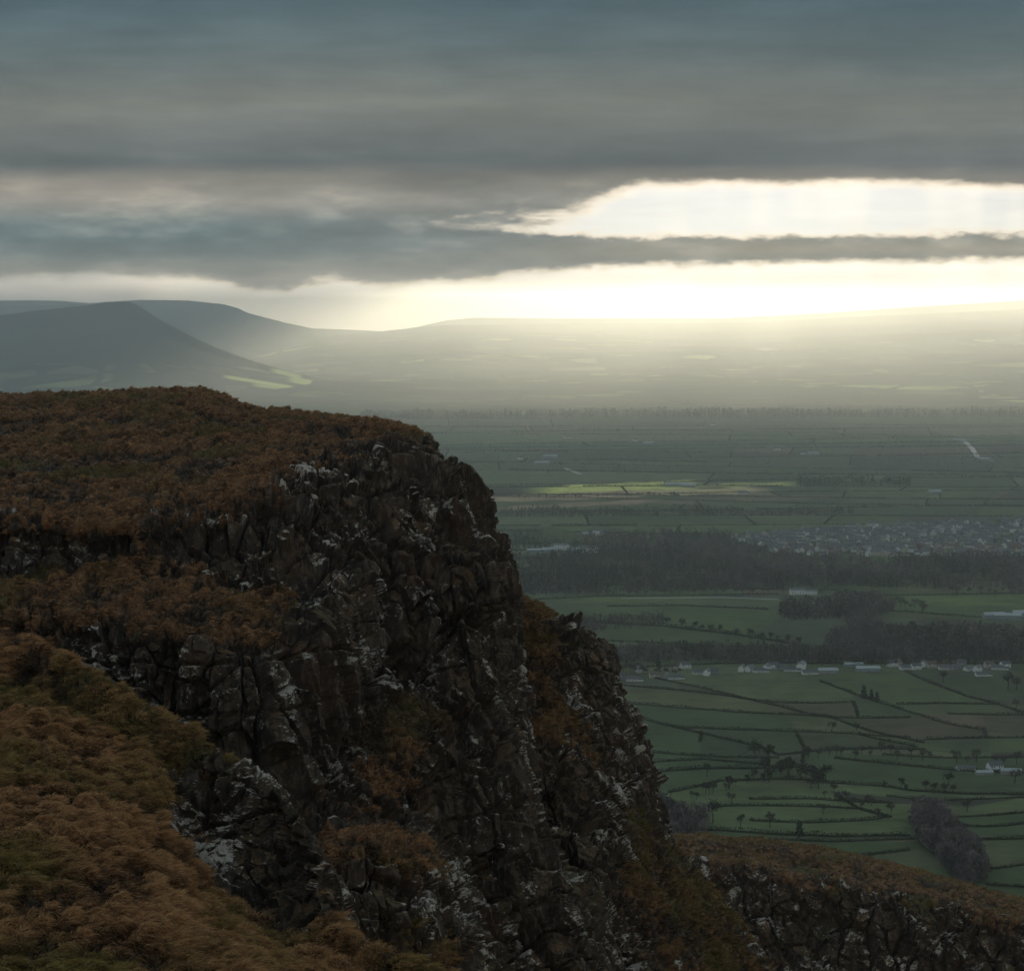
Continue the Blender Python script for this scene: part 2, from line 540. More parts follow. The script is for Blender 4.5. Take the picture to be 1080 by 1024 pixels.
    strip(430, 780, 471, 3, (.05, .09, .05), .0)
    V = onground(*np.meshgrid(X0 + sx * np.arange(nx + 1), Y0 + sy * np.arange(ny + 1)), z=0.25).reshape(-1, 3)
    n = N('field_grass')
    a = n.n('Attribute', _attribute_name='crop')
    f1 = n.noise(n.pos((1, .6, 1)), 1 / 45, 5, .6)
    f2 = n.noise(n.pos((.3, 1, 1)), 1 / 8, 4, .6)
    k = n.math('ADD', n.math('MULTIPLY', f1, .9), n.math('MULTIPLY', f2, .5))
    k = n.math('ADD', n.math('MULTIPLY', k, 1.35), .08)
    mul = n.n('VectorMath', _operation='SCALE', i0=a.outputs['Color'])
    n.link(k, mul.inputs['Scale'])
    rush = n.ramp(n.noise(n.pos((.5, 1, 1)), 1 / 25, 4, .7), .52, .66)
    c = n.mix(n.math('MULTIPLY', rush, .6), mul.outputs[0], (.045, .042, .028))
    n.bsdf(c, 1.0, .0)
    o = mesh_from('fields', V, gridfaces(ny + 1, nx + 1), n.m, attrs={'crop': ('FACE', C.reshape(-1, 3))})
    tag(o, 'green and straw coloured fields of the plain', 'fields', kind='structure')
build_fields()

# ------------------------------------------------------------------ hills
def hill_mat(name, moor, seed):
    n = N(name)
    at_ = n.n('Attribute', _attribute_name='moor')
    f1 = n.noise(n.pos(), 1 / 300, 6, .65)
    f2 = n.noise(n.pos((1, 1, 3)), 1 / 60, 5, .6)
    mo = n.mix(n.ramp(f1, .3, .7), tuple(x * .7 for x in moor), tuple(x * 1.5 for x in moor))
    warp = n.n('TexNoise', Vector=n.pos((.001, .001, .001)), Scale=1.0, Detail=2)
    vec = n.n('VectorMath', _operation='MULTIPLY_ADD', i0=warp.outputs['Color'], i1=(2.2, 2.2, 0), i2=n.pos((1 / 260, 1 / 230, 0)))
    v = n.n('TexVoronoi', Vector=vec.outputs[0], Scale=1.0, Randomness=.8)
    vd = n.n('TexVoronoi', Vector=vec.outputs[0], Scale=1.0, Randomness=.8, _feature='DISTANCE_TO_EDGE')
    sep = n.n('SeparateColor', i0=v.outputs['Color'])
    cr = n.t.nodes.new('ShaderNodeValToRGB'); n.link(sep.outputs[0], cr.inputs[0])
    cr.color_ramp.interpolation = 'CONSTANT'
    cs = [(0, (.05, .085, .035)), (.3, (.03, .04, .024)), (.5, (.09, .12, .04)), (.66, (.05, .06, .03)), (.80, (.38, .40, .13)), (.91, (.28, .24, .12))]
    cr.color_ramp.elements[0].color = cs[0][1] + (1,)
    cr.color_ramp.elements[1].position = cs[1][0]; cr.color_ramp.elements[1].color = cs[1][1] + (1,)
    for q, c in cs[2:]:
        e = cr.color_ramp.elements.new(q); e.color = c + (1,)
    zone = n.noise(n.pos((1 / 2600, 1 / 1500, 0)), 1.0, 3)
    flc = n.mix(n.ramp(zone, .46, .60), n.mix(.72, cr.outputs[0], (.034, .042, .028)), cr.outputs[0])
    fl = n.mix(n.ramp(vd.outputs['Distance'], .05, .1), (.018, .022, .015), flc)
    fl = n.mix(n.ramp(f1, .46, .58), fl, (.030, .036, .026))
    k = n.math('ADD', at_.outputs['Fac'], n.math('MULTIPLY', n.math('SUBTRACT', f1, .5), 1.2))
    c = n.mix(n.ramp(k, .4, .6), fl, mo)
    li_ = n.n('Attribute', _attribute_name='sunny')
    c = n.mix(li_.outputs['Fac'], c, (.62, .62, .20))  # sunlight on the hill fields, put into their colour
    n.bsdf(c, 1.0, .0)
    return n.m
def hill(name, label, cols, foot, crestD, moor_lo, moor_hi, shape=1.5, rough=18, seed=0, back=2500, nr=260, nc=700, mat=None, bump=0.0, scar=0.0, sunny=False):
    cols = np.array(cols, float)
    X = np.linspace(cols[0, 0], cols[-1, 0], nc)
    ys = np.interp(X, cols[:, 0], cols[:, 1])
    k = np.ones(3) / 3; ys = np.convolve(np.pad(ys, 1, 'edge'), k, 'valid')
    Df = np.interp(X, *np.array(foot, float).T); Dc = np.interp(X, *np.array(crestD, float).T)
    hc = at(X, ys, Dc)[:, 2]
    t = np.concatenate([np.linspace(0, 1, nr - 40), 1 + np.linspace(0.03, 1, 40)])
    T, XX = np.meshgrid(t, X, indexing='ij')
    D = np.where(T <= 1, Df + (Dc - Df) * T, Dc + back * (T - 1))
    wx = (XX - 540) / F * D
    s = np.where(T <= 1, T ** shape, 1 - 1.15 * (T - 1) ** 1.3)
    nz = fb2(wx / 1500, D / 900, seed, 5, .55)
    nz2 = fb2(wx / 350, D / 350, seed + 9, 4, .55)
    Z = hc * s
    Z = Z + rough * (nz * 2.2 + nz2 * .5) * np.sin(np.clip(T, 0, 1) * math.pi) * 1.0 + 2.5 * nz2 * np.clip(T, 0, 1)
    if scar: Z = Z - scar * hc * sstep(.55, .90, T + .05 * nz) * sstep(1.0, .93, T)
    if bump: Z = Z + bump * np.maximum(nz, -.1) * np.exp(-((T - .25) / .2) ** 2)
    Z = np.where(T <= 0, -3, Z); Z = np.maximum(Z, -3)
    V = np.stack([wx, D, Z], -1).reshape(-1, 3)
    mo = sstep(moor_lo, moor_hi, Z.ravel())
    lm = np.zeros(Z.size)
    if sunny:                                # sunlight painted on the pastures below the shoulder of the hill
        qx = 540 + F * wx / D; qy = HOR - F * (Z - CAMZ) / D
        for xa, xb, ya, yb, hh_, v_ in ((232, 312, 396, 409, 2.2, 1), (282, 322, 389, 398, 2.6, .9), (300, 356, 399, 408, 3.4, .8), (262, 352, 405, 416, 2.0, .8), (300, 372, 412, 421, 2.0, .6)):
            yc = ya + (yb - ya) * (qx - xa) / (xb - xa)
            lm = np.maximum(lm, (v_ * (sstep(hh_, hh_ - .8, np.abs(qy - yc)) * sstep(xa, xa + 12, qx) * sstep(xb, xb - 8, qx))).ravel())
    o = mesh_from(name, V, gridfaces(len(t), nc), mat, smooth=True, attrs={'moor': ('POINT', mo), 'sunny': ('POINT', lm)})
    tag(o, label, 'hill', kind='structure')
    return o
MA = hill_mat('hill_fields', (.035, .036, .024), 1)
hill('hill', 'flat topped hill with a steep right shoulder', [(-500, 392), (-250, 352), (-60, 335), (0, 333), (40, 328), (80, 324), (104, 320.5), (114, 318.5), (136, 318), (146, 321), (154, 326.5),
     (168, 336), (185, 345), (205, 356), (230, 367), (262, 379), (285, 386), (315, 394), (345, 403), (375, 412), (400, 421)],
     [(-500, 8500), (400, 9000)], [(-500, 11500), (128, 10500), (300, 10000), (400, 9100)], 100, 170, shape=1.1, rough=8, seed=4, mat=MA, scar=.16, sunny=True)
hill('hill', 'long far ridge stepping down to the right behind the flat topped hill', [(-200, 330), (60, 322), (150, 316.5), (200, 317), (238, 321), (252, 325), (262, 330), (300, 340), (330, 346.5), (372, 348), (402, 349.5),
     (430, 351), (470, 356), (600, 365)], [(-200, 12200), (600, 12500)], [(-200, 18000), (600, 17000)], 120, 260, shape=1.0, rough=14, seed=14, mat=MA)
hill('hill', 'faint farthest ridge at the left edge', [(-400, 322), (-100, 318), (0, 317), (60, 317), (100, 320), (160, 330), (260, 350)],
     [(-400, 18500), (260, 18500)], [(-400, 21000), (260, 21000)], 100, 200, shape=1.0, rough=8, seed=24, back=800, nc=200, nr=120, mat=MA)
hill('hill', 'broad farmed upland rising across the valley', [(150, 412), (240, 380), (330, 356), (400, 350), (436, 346), (470, 343), (560, 342), (700, 341), (800, 340), (900, 334), (1000, 330), (1100, 325), (1400, 320)],
     [(150, 8600), (600, 8300), (1400, 8000)], [(150, 13500), (600, 17500), (1400, 17500)], 190, 330, shape=1.0, rough=16, seed=34, mat=MA, bump=26, nr=500, nc=900)
hill('hill', 'smooth rounded summit half lost in the glare', [(400, 352), (440, 345), (470, 338), (500, 335), (600, 336), (760, 336), (860, 331), (960, 324), (1080, 317), (1400, 312)],
     [(400, 17800), (1400, 17800)], [(400, 20500), (1400, 21500)], 100, 200, shape=1.0, rough=10, seed=44, mat=MA)


hill('hill', 'low wooded rise across the sunlit valley floor', [(300, 403), (380, 400), (470, 396), (560, 399), (640, 394), (720, 398), (800, 393), (880, 397), (960, 391), (1080, 395), (1400, 396)],
     [(300, 9600), (1400, 9400)], [(300, 10600), (1400, 10400)], 400, 500, shape=.8, rough=3, seed=54, back=1200, nr=140, nc=600, mat=MA)
hill('hill', 'second gentle rise in the haze of the valley', [(330, 386), (420, 380), (520, 376), (600, 379), (700, 371), (790, 375), (860, 368), (960, 372), (1080, 365), (1400, 366)],
     [(330, 11400), (1400, 11300)], [(330, 12800), (1400, 12600)], 400, 500, shape=.8, rough=5, seed=64, back=1500, nr=140, nc=600, mat=MA)
# ------------------------------------------------------------------ cliffs and near slope
def cr_spline(Pc, n):
    """Catmull-Rom through rows of Pc (k, ..., c) with n[i] samples per segment"""
    k = len(Pc)
    E = np.concatenate([2 * Pc[:1] - Pc[1:2], Pc, 2 * Pc[-1:] - Pc[-2:-1]], 0)
    out = []
    for i in range(k - 1):
        t = np.linspace(0, 1, n[i], endpoint=False)
        if i == k - 2: t = np.linspace(0, 1, n[i])
        t = t.reshape((-1,) + (1,) * (Pc.ndim - 1))
        p0, p1, p2, p3 = E[i], E[i + 1], E[i + 2], E[i + 3]
        tau = .42
        m1, m2 = (p2 - p0) * tau, (p3 - p1) * tau
        out.append((2 * t ** 3 - 3 * t ** 2 + 1) * p1 + (t ** 3 - 2 * t ** 2 + t) * m1 + (-2 * t ** 3 + 3 * t ** 2) * p2 + (t ** 3 - t ** 2) * m2)
    return np.concatenate(out, 0)

def rock_surface(ctrl, step_px, scale=1.0, amp=1.0, seed=0, grass_amp=.27, grass_size=.72, maxn=400, macro_amp=1.0):
    """ctrl: rows of (px, py, D, rock); returns displaced grid, rock mask, base normals"""
    c = np.array(ctrl, float)
    W3 = at(c[..., 0], c[..., 1], c[..., 2])
    P = np.concatenate([W3, c[..., 3:4]], -1)
    if c.shape[-1] > 4: P = np.concatenate([P, c[..., 4:5]], -1)
    def counts(axis):
        d = np.diff(c[..., :2], axis=axis); d3 = np.diff(W3, axis=axis)
        l = np.median(np.hypot(d[..., 0], d[..., 1]), axis=1 - axis)
        l3 = np.median(np.linalg.norm(d3, axis=-1), axis=1 - axis) / np.median(c[..., 2]) * F * .60
        l = np.maximum(l, l3)
        return [int(np.clip(v / step_px, 6, maxn)) for v in l]
    nr, nc = counts(0), counts(1)
    G = cr_spline(P, nr)
    G = np.swapaxes(cr_spline(np.swapaxes(G, 0, 1), nc), 0, 1)
    Q = G[..., :3]; rock = G[..., 3]
    du = np.gradient(Q, axis=1); dv = np.gradient(Q, axis=0)
    nn = np.cross(dv, du); nn /= np.linalg.norm(nn, axis=-1, keepdims=True) + 1e-9
    view = np.array([0, 0, CAMZ]) - Q
    if (nn * view).sum(-1).mean() < 0: nn = -nn
    # smooth normals so displacement does not fold
    for _ in range(6):
        p = np.pad(nn, ((1, 1), (1, 1), (0, 0)), 'edge')
        nn = (p[:-2, 1:-1] + p[2:, 1:-1] + p[1:-1, :-2] + p[1:-1, 2:] + nn) / 5
    nn /= np.linalg.norm(nn, axis=-1, keepdims=True) + 1e-9
    s = scale
    big = fbm(Q / (7.0 * s), seed + 1, 4)
    rmask = rock + .60 * fbm(Q / (1.7 * s), seed + 2, 5, .68) + .25 * big
    rm = sstep(.38, .62, rmask)
    # domain warp, then tall jointed columns, blocks, rubble
    wv = np.stack([vnoise(Q / (2.2 * s), seed + 50 + k) for k in range(3)], -1)
    wf = np.stack([vnoise(Q / (.5 * s), seed + 60 + k) for k in range(3)], -1)
    Qw = Q + wv * .55 * s * np.array([1, 1, 1.6]) + wf * .09 * s
    Qc = Q + wv * .22 * s * np.array([1, 1, 3.0]) + wf * .04 * s
    Qc = Qc + (Q[..., 2:3] * np.array([.05, .03, 0]))                     # columns lean a little
    c0, e0 = worley(Qw / (np.array([4.8, 4.8, 8.0]) * s), seed + 5, .4)
    c1, e1 = worley(Qc / (np.array([1.75, 1.75, 19.0]) * s), seed + 10, .25)
    c2, e2 = worley(Qc / (np.array([1.15, 1.15, 5.0]) * s), seed + 20, .40)
    c3, e3 = worley(Qc / (np.array([.50, .50, 1.7]) * s), seed + 30, .6)
    c4, e4 = worley(Qw / (np.array([.26, .26, .34]) * s), seed + 40, .6)
    lay = np.abs(((Q[..., 2] + .35 * wv[..., 0] + .5 * big) / (3.4 * s)) % 1 - .5) * 2      # bedding ledges
    rub = sstep(-.15, .25, fbm(Q / (4.0 * s), seed + 7, 3))                # broken rubble here, clean columns there
    cm, em = worley((Q + wv * .5) / np.array([4.4, 4.4, 24.0]), seed + 15, .5)
    macro = (1.05 * cm * sstep(0, .12, em) - 1.0 * (1 - sstep(0, .07, em))) * np.clip((rock - .5) * 2.2, 0, 1) * macro_amp
    cr0 = -.60 * (1 - sstep(0, .06, e0)); cr1 = -.42 * (1 - sstep(0, .07, e1)); cr2 = -.14 * (1 - sstep(0, .06, e2)) * rub; cr3 = -.05 * (1 - sstep(0, .10, e3)) * rub
    c0 = c0 * sstep(0, .06, e0); c1 = c1 * sstep(0, .09, e1); c2 = c2 * sstep(0, .075, e2); c3 = c3 * sstep(0, .10, e3)
    big1 = .38 * c0 + .72 * c1 + cr0 + cr1 - .35 * sstep(.86, 1, lay)
    drock = s * amp * (big1 + (.18 + .16 * rub) * c2 + (.03 + .07 * rub) * c3 + (.008 + .022 * rub) * c4 + cr2 + cr3 + .07 * fbm(Q / (.45 * s), seed + 3, 4, .6))
    sm = drock.copy()
    for _ in range(10):
        p = np.pad(sm, 2, 'edge')
        sm = (p[:-4, 2:-2] + p[4:, 2:-2] + p[2:-2, :-4] + p[2:-2, 4:] + sm) / 5
    proud = (drock - sm) / s
    # tussocky turf: rounded clumps with dark gaps, combed downhill
    gs = grass_size
    gw = Q + np.stack([vnoise(Q / (1.3 * gs), seed + 70 + k) for k in range(3)], -1) * .5 * gs
    t1, g1 = worley(gw / (np.array([1.0, 1.6, 1.0]) * gs), seed + 80, .3)
    t2 = fbm(gw / (np.array([.55, 1.0, .55]) * gs), seed + 90, 4, .6)
    t0 = fbm(Q / (3.4 * gs), seed + 95, 3)
    dgr = grass_amp * (.75 * sstep(0, .5, g1) + .5 * t1 + 1.7 * t2 + 2.4 * t0)
    drock = drock + macro
    hgt = rm * drock + (1 - rm) * dgr
    D = nn.copy()
    D[..., 2] = np.where(rm > .5, D[..., 2] * .6, D[..., 2])
    out = Q + nn * hgt[..., None]
    tus = (dgr / grass_amp)
    return out, rm, tus, proud

def orient(V3):
    """faces of a grid wound so that normals look at the camera side"""
    nr, nc = V3.shape[:2]
    fcs = gridfaces(nr, nc)
    a = V3[nr // 2, nc // 2]; b = V3[nr // 2, nc // 2 + 1]; d = V3[nr // 2 + 1, nc // 2]
    n = np.cross(b - a, d - a)
    if np.dot(n, np.array([0, 0, CAMZ]) - a) < 0: fcs = fcs[:, ::-1]
    return fcs

def cliff_mat():
    n = N('cliff_rock_and_turf')
    rk = n.n('Attribute', _attribute_name='rock')
    geo = n.n('NewGeometry')
    sepn = n.n('SeparateXYZ', i0=geo.outputs['Normal'])
    up = sepn.outputs['Z']
    p = n.pos()
    # --- rock
    f1 = n.noise(p, .9, 6, .62)
    f2 = n.noise(n.pos((1, 1, .35)), 3.2, 5, .6)
    f3 = n.noise(p, 9.0, 4, .65)
    rc = n.mix(n.ramp(f1, .3, .7), (.018, .014, .011), (.062, .048, .038))
    rc = n.mix(n.ramp(f2, .5, .72), rc, (.15, .122, .10))
    red = n.noise(n.pos((1, 1, .5)), .35, 3)
    rc = n.mix(n.math('MULTIPLY', n.ramp(red, .52, .7), .5), rc, (.10, .058, .038))
    # moss and dead grass caught on ledges
    moss = n.ramp(n.math('ADD', up, n.math('MULTIPLY', n.math('SUBTRACT', f1, .5), .9)), .45, .66)
    # pale crusts of lichen on the weathered upper edges
    li = n.noise(p, 3.2, 5, .74)
    li2 = n.noise(p, .33, 4, .6)
    pr = n.n('Attribute', _attribute_name='proud')
    lk = n.math('ADD', n.math('MULTIPLY', up, .20), n.math('ADD', li, n.math('MULTIPLY', n.math('SUBTRACT', li2, .5), 1.25)))
    lk = n.math('ADD', lk, n.math('MULTIPLY', pr.outputs['Fac'], .12))
    lmask = n.ramp(lk, .745, .83)
    lc = n.mix(f3, (.17, .155, .13), (.50, .465, .40))
    tc = n.n('Attribute', _attribute_name='turf')
    gr = n.noise(n.pos((1.0, .6, 1.0)), 1.1, 5, .65)
    g2 = n.noise(n.pos((1.4, .5, 2.2)), 6.0, 5, .7)
    tb = n.mix(n.ramp(gr, .36, .66), (.045, .026, .014), (.20, .105, .050))
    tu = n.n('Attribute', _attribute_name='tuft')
    tb = n.mix(n.ramp(tu.outputs['Fac'], .6, -.6), tb, (.022, .015, .010))  # shade painted into the hollows between tussocks
    tb = n.mix(n.ramp(tc.outputs['Fac'], .5, .75), tb, (.085, .066, .022))
    tb = n.mix(n.math('MULTIPLY', n.ramp(g2, .5, .75), .5), tb, (.34, .22, .12))
    tb = n.mix(n.math('MULTIPLY', n.ramp(g2, .5, .28), .65), tb, (.020, .015, .010))
    dirt = n.ramp(n.noise(n.pos((1, 1, .6)), 1.6, 5, .7), .52, .66)
    rc = n.mix(n.math('MULTIPLY', dirt, .6), rc, (.060, .036, .018))
    rc2 = n.mix(moss, rc, n.mix(.5, tb, (.035, .028, .014)))
    rc2 = n.mix(lmask, rc2, lc)
    r_ = n.math('ADD', rk.outputs['Fac'], n.math('MULTIPLY', n.math('SUBTRACT', g2, .5), .5))
    c = n.mix(n.ramp(r_, .40, .60), tb, rc2)
    bmp = n.n('Bump', Strength=.9, Distance=.10, Height=n.math('ADD', n.math('MULTIPLY', g2, .7), f3))
    n.bsdf(c, .85, .22, bmp.outputs[0])
    return n.m
M_cliff = cliff_mat()

def blades_mat():
    n = N('dry_moor_grass')
    a = n.n('Attribute', _attribute_name='blade')
    b = n.bsdf(a.outputs['Color'], .8, .15)
    t = n.n('BsdfTranslucent', Color=a.outputs['Color'])
    m = n.n('MixShader', i0=.35, i1=b.outputs[0], i2=t.outputs[0])
    n.link(m.outputs[0], n.out.inputs['Surface'])
    return n.m
M_blade = blades_mat()

def grow_grass(name, label, V3, rm, turf, count, seed, blen=.36, bw=.022, nb=7, sel=None, flow=(.55, -.25, 0), tint=(1, 1, 1)):
    """real blades rooted on the turf of one surface"""
    r = np.random.default_rng(seed)
    du = np.gradient(V3, axis=1); dv = np.gradient(V3, axis=0)
    cr = np.cross(du, dv); ar = np.linalg.norm(cr, axis=-1)
    nn = cr / (ar[..., None] + 1e-9)
    view = np.array([0, 0, CAMZ]) - V3; dist = np.linalg.norm(view, axis=-1)
    up = np.abs(nn[..., 2])
    w = np.clip(1 - rm, 0, 1) ** 2 * (.15 + up) * ar / dist ** 1.2
    # project: keep what the region round the photo could see
    px = 540 + F * V3[..., 0] / V3[..., 1]
    py = HOR - F * (V3[..., 2] - CAMZ) / V3[..., 1]
    w = w * ((px > -60) & (px < 1140) & (py < 1080) & (py > 380))
    tus = turf[1]; turf = turf[0]
    tn = sstep(-.5, 1.5, tus)
    w = w * (.10 + tn)
    w = w.ravel(); w /= w.sum()
    idx = r.choice(len(w), size=count, p=w)
    P = V3.reshape(-1, 3)[idx]; Nn = nn.reshape(-1, 3)[idx]
    Nn *= np.sign(Nn[:, 2:3] + 1e-6)
    tf = turf.ravel()[idx]; tt = np.repeat(tn.ravel()[idx], nb)
    k = count * nb
    P = np.repeat(P, nb, 0) + r.normal(0, .07, (k, 3)) * np.array([1, 1, .2]); Nn = np.repeat(Nn, nb, 0)
    P -= Nn * .03
    clump = np.repeat(r.normal(0, 1, (count, 3)), nb, 0)
    fl = np.array(flow) + np.stack([fbm(P / 2.5, 300, 2), fbm(P / 2.5, 301, 2), P[:, 0] * 0], -1) * 1.1
    d1 = Nn * .45 + np.array([0, 0, .18]) + .16 * r.normal(0, 1, (k, 3)) + .24 * clump + fl * .85
    d1 /= np.linalg.norm(d1, axis=1, keepdims=True)
    d2 = d1 * .55 + fl * .8 + np.array([0, 0, -.30]) + .35 * clump + .14 * r.normal(0, 1, (k, 3))
    d2 /= np.linalg.norm(d2, axis=1, keepdims=True)
    L = blen * r.uniform(.5, 1.25, (k, 1)) * (1 + .35 * np.clip(clump[:, :1], -1, 2))
    side = np.cross(d1, r.normal(0, 1, (k, 3))); side /= np.linalg.norm(side, axis=1, keepdims=True) + 1e-9
    wd = bw * r.uniform(.6, 1.3, (k, 1))
    m = P + d1 * L * .5; t = m + d2 * L * .55
    V = np.stack([P - side * wd, P + side * wd, m + side * wd * .7, m - side * wd * .7, t], 1).reshape(-1, 3)
    b = np.arange(k)[:, None] * 5
    Q4 = b + np.array([[0, 1, 2, 3]]); T3 = b + np.array([[3, 2, 4]])
    mixv = fbm(P / 1.6, 77, 4, .6) * .5 + .5
    tfr = np.repeat(tf, nb)
    cA, cB, cC, cG = np.array([.060, .032, .017]), np.array([.27, .122, .052]), np.array([.46, .29, .14]), np.array([.15, .125, .035])
    m1 = sstep(.30, .72, mixv * .6 + tt * .45 - .05 + r.normal(0, .08, k))[:, None]  # tussock tops painted lighter and hollows darker, so the relief shows
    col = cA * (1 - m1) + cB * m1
    m2 = sstep(.45, .9, r.uniform(0, 1, k) * .45 + mixv * .3 + tt * .35)[:, None] * .75
    col = col * (1 - m2) + cC * m2
    m3 = sstep(.5, .75, tfr + r.normal(0, .06, k))[:, None] * .8
    col = col * (1 - m3) + cG * m3
    col *= 1.14 * r.uniform(.8, 1.2, (k, 1)) * np.repeat(r.uniform(.68, 1.28, (count, 1)), nb, 0)
    col = col * np.array(tint)
    o = mesh_from(name, V, [Q4, T3], M_blade, attrs={'blade': ('FACE', np.concatenate([col, col], 0))})
    tag(o, label, 'grass', kind='stuff')
    return o

def land(name, label, ctrl, step, **kw):
    V3, rm, hg, ex = rock_surface(ctrl, step, **kw)
    turf = fbm(V3 / 5.0, kw.get('seed', 0) + 5, 3) * .5 + .5
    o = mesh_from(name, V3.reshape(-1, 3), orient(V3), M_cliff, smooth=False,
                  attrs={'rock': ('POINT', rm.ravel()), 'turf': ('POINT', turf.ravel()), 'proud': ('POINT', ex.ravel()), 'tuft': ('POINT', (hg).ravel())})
    tag(o, label, 'cliff', kind='structure')
    print(name, V3.shape)
    return V3, rm, (turf, hg)

G0, RK, MX = 0.0, 1.0, .55
HEAD = [
 [(-160, 436, 290, 0), (0, 434, 288, 0), (90, 432, 285, 0), (190, 432, 280, 0), (280, 445, 270, 0), (345, 452, 262, 0), (392, 458, 256, 0), (425, 468, 250, 0), (445, 482, 240, 0), (435, 500, 240, 0)],
 [(-160, 422, 190, 0), (0, 420, 182, 0), (100, 418, 178, 0), (205, 414, 170, 0), (268, 435, 163, 0), (345, 442, 157, 0), (392, 447, 152, 0), (428, 453, 148, 0), (452, 468, 145, .3), (436, 485, 165, .3)],
 [(-160, 472, 142, 0), (0, 470, 140, 0), (90, 470, 138, 0), (200, 466, 136, .02), (285, 468, 134, .12), (350, 468, 133, .22), (405, 468, 131, .28), (442, 482, 130, .55), (474, 500, 133, .8), (464, 515, 155, .7)],
 [(-160, 540, 116, .12), (0, 537, 113, .38), (90, 545, 112, .36), (200, 535, 113, .40), (280, 508, 115, .45), (340, 498, 117, .6), (400, 490, 119, .85), (452, 506, 120, 1), (499, 541, 124, 1), (486, 558, 148, 1)],
 [(-160, 572, 113, .7), (0, 570, 110.5, .7), (90, 575, 109.5, .72), (200, 572, 110, .75), (285, 572, 110.5, .8), (345, 566, 111.5, .95), (402, 555, 114, 1), (458, 560, 117, 1), (515, 572, 121, 1), (500, 585, 145, 1)],
 [(-160, 606, 111.5, .35), (0, 605, 109, .4), (90, 606, 108, .45), (205, 607, 107.5, .4), (290, 632, 106.5, .5), (345, 640, 106, .7), (402, 618, 111.5, 1), (462, 612, 114, 1), (530, 606, 118, 1), (515, 615, 142, 1)],
 [(-160, 628, 105.5, .0), (0, 628, 104, 0), (90, 640, 103, .05), (190, 650, 102, .1), (278, 668, 101.5, .3), (340, 672, 103.5, .8), (402, 655, 110.5, 1), (464, 652, 113, 1), (531, 648, 117, 1), (517, 655, 142, 1)],
 [(-160, 655, 103, .5), (0, 655, 102, .5), (90, 672, 100.5, .6), (185, 686, 99.5, .8), (272, 700, 99, .9), (340, 705, 103, 1), (404, 692, 109.5, 1), (468, 692, 112, 1), (534, 692, 116.5, 1), (519, 700, 142, 1)],
 [(-160, 742, 101, .8), (0, 740, 100, .8), (90, 760, 98.5, .85), (190, 772, 98, .95), (275, 786, 97.5, 1), (345, 775, 102.5, 1), (410, 765, 106.5, .25), (472, 760, 109.5, .6), (547, 760, 115, 1), (527, 772, 142, 1)],
 [(-160, 800, 99, .8), (0, 790, 98, .8), (92, 805, 97, .9), (195, 820, 96.5, 1), (282, 838, 96, 1), (352, 828, 100.5, .7), (418, 818, 104.5, .4), (478, 812, 107, .8), (560, 815, 113.5, 1), (535, 820, 142, 1)],
 [(-160, 850, 98, .8), (0, 840, 96.5, .8), (100, 860, 95.5, .9), (205, 872, 95, 1), (290, 880, 94.5, 1), (362, 868, 97.5, .5), (425, 872, 101.5, .6), (492, 868, 106, 1), (577, 880, 112, 1), (550, 885, 142, 1)],
 [(-160, 900, 97, .8), (0, 890, 95, .8), (108, 910, 94, .9), (215, 922, 93.5, 1), (300, 925, 92.5, 1), (372, 888, 91.5, .1), (438, 895, 94, .15), (508, 920, 105, 1), (600, 930, 111, 1), (565, 930, 142, 1)],
 [(-160, 960, 95, .8), (0, 950, 93, .8), (115, 965, 92.5, .9), (225, 978, 92, 1), (312, 975, 90, 1), (380, 940, 90, .9), (455, 945, 92.5, .9), (532, 975, 104, 1), (625, 985, 110, 1), (590, 980, 142, 1)],
 [(-160, 1080, 93, .8), (0, 1070, 91, .8), (125, 1070, 91, .9), (240, 1075, 90, 1), (325, 1060, 87.5, .5), (395, 1000, 88, .4), (475, 1000, 90.5, .5), (560, 1060, 102, 1), (655, 1060, 108.5, 1), (620, 1060, 142, 1)],
 [(-160, 1500, 90, .8), (0, 1500, 88, .8), (125, 1500, 87, .9), (250, 1500, 86, 1), (340, 1450, 84, .5), (420, 1400, 85, .4), (500, 1400, 88, .5), (620, 1400, 98, 1), (720, 1400, 105, 1), (690, 1400, 142, 1)],
]
hV, hR, hT = land('cliff', 'dark basalt headland under brown moor grass', HEAD, 1.05, seed=100, scale=.74, amp=1.15)

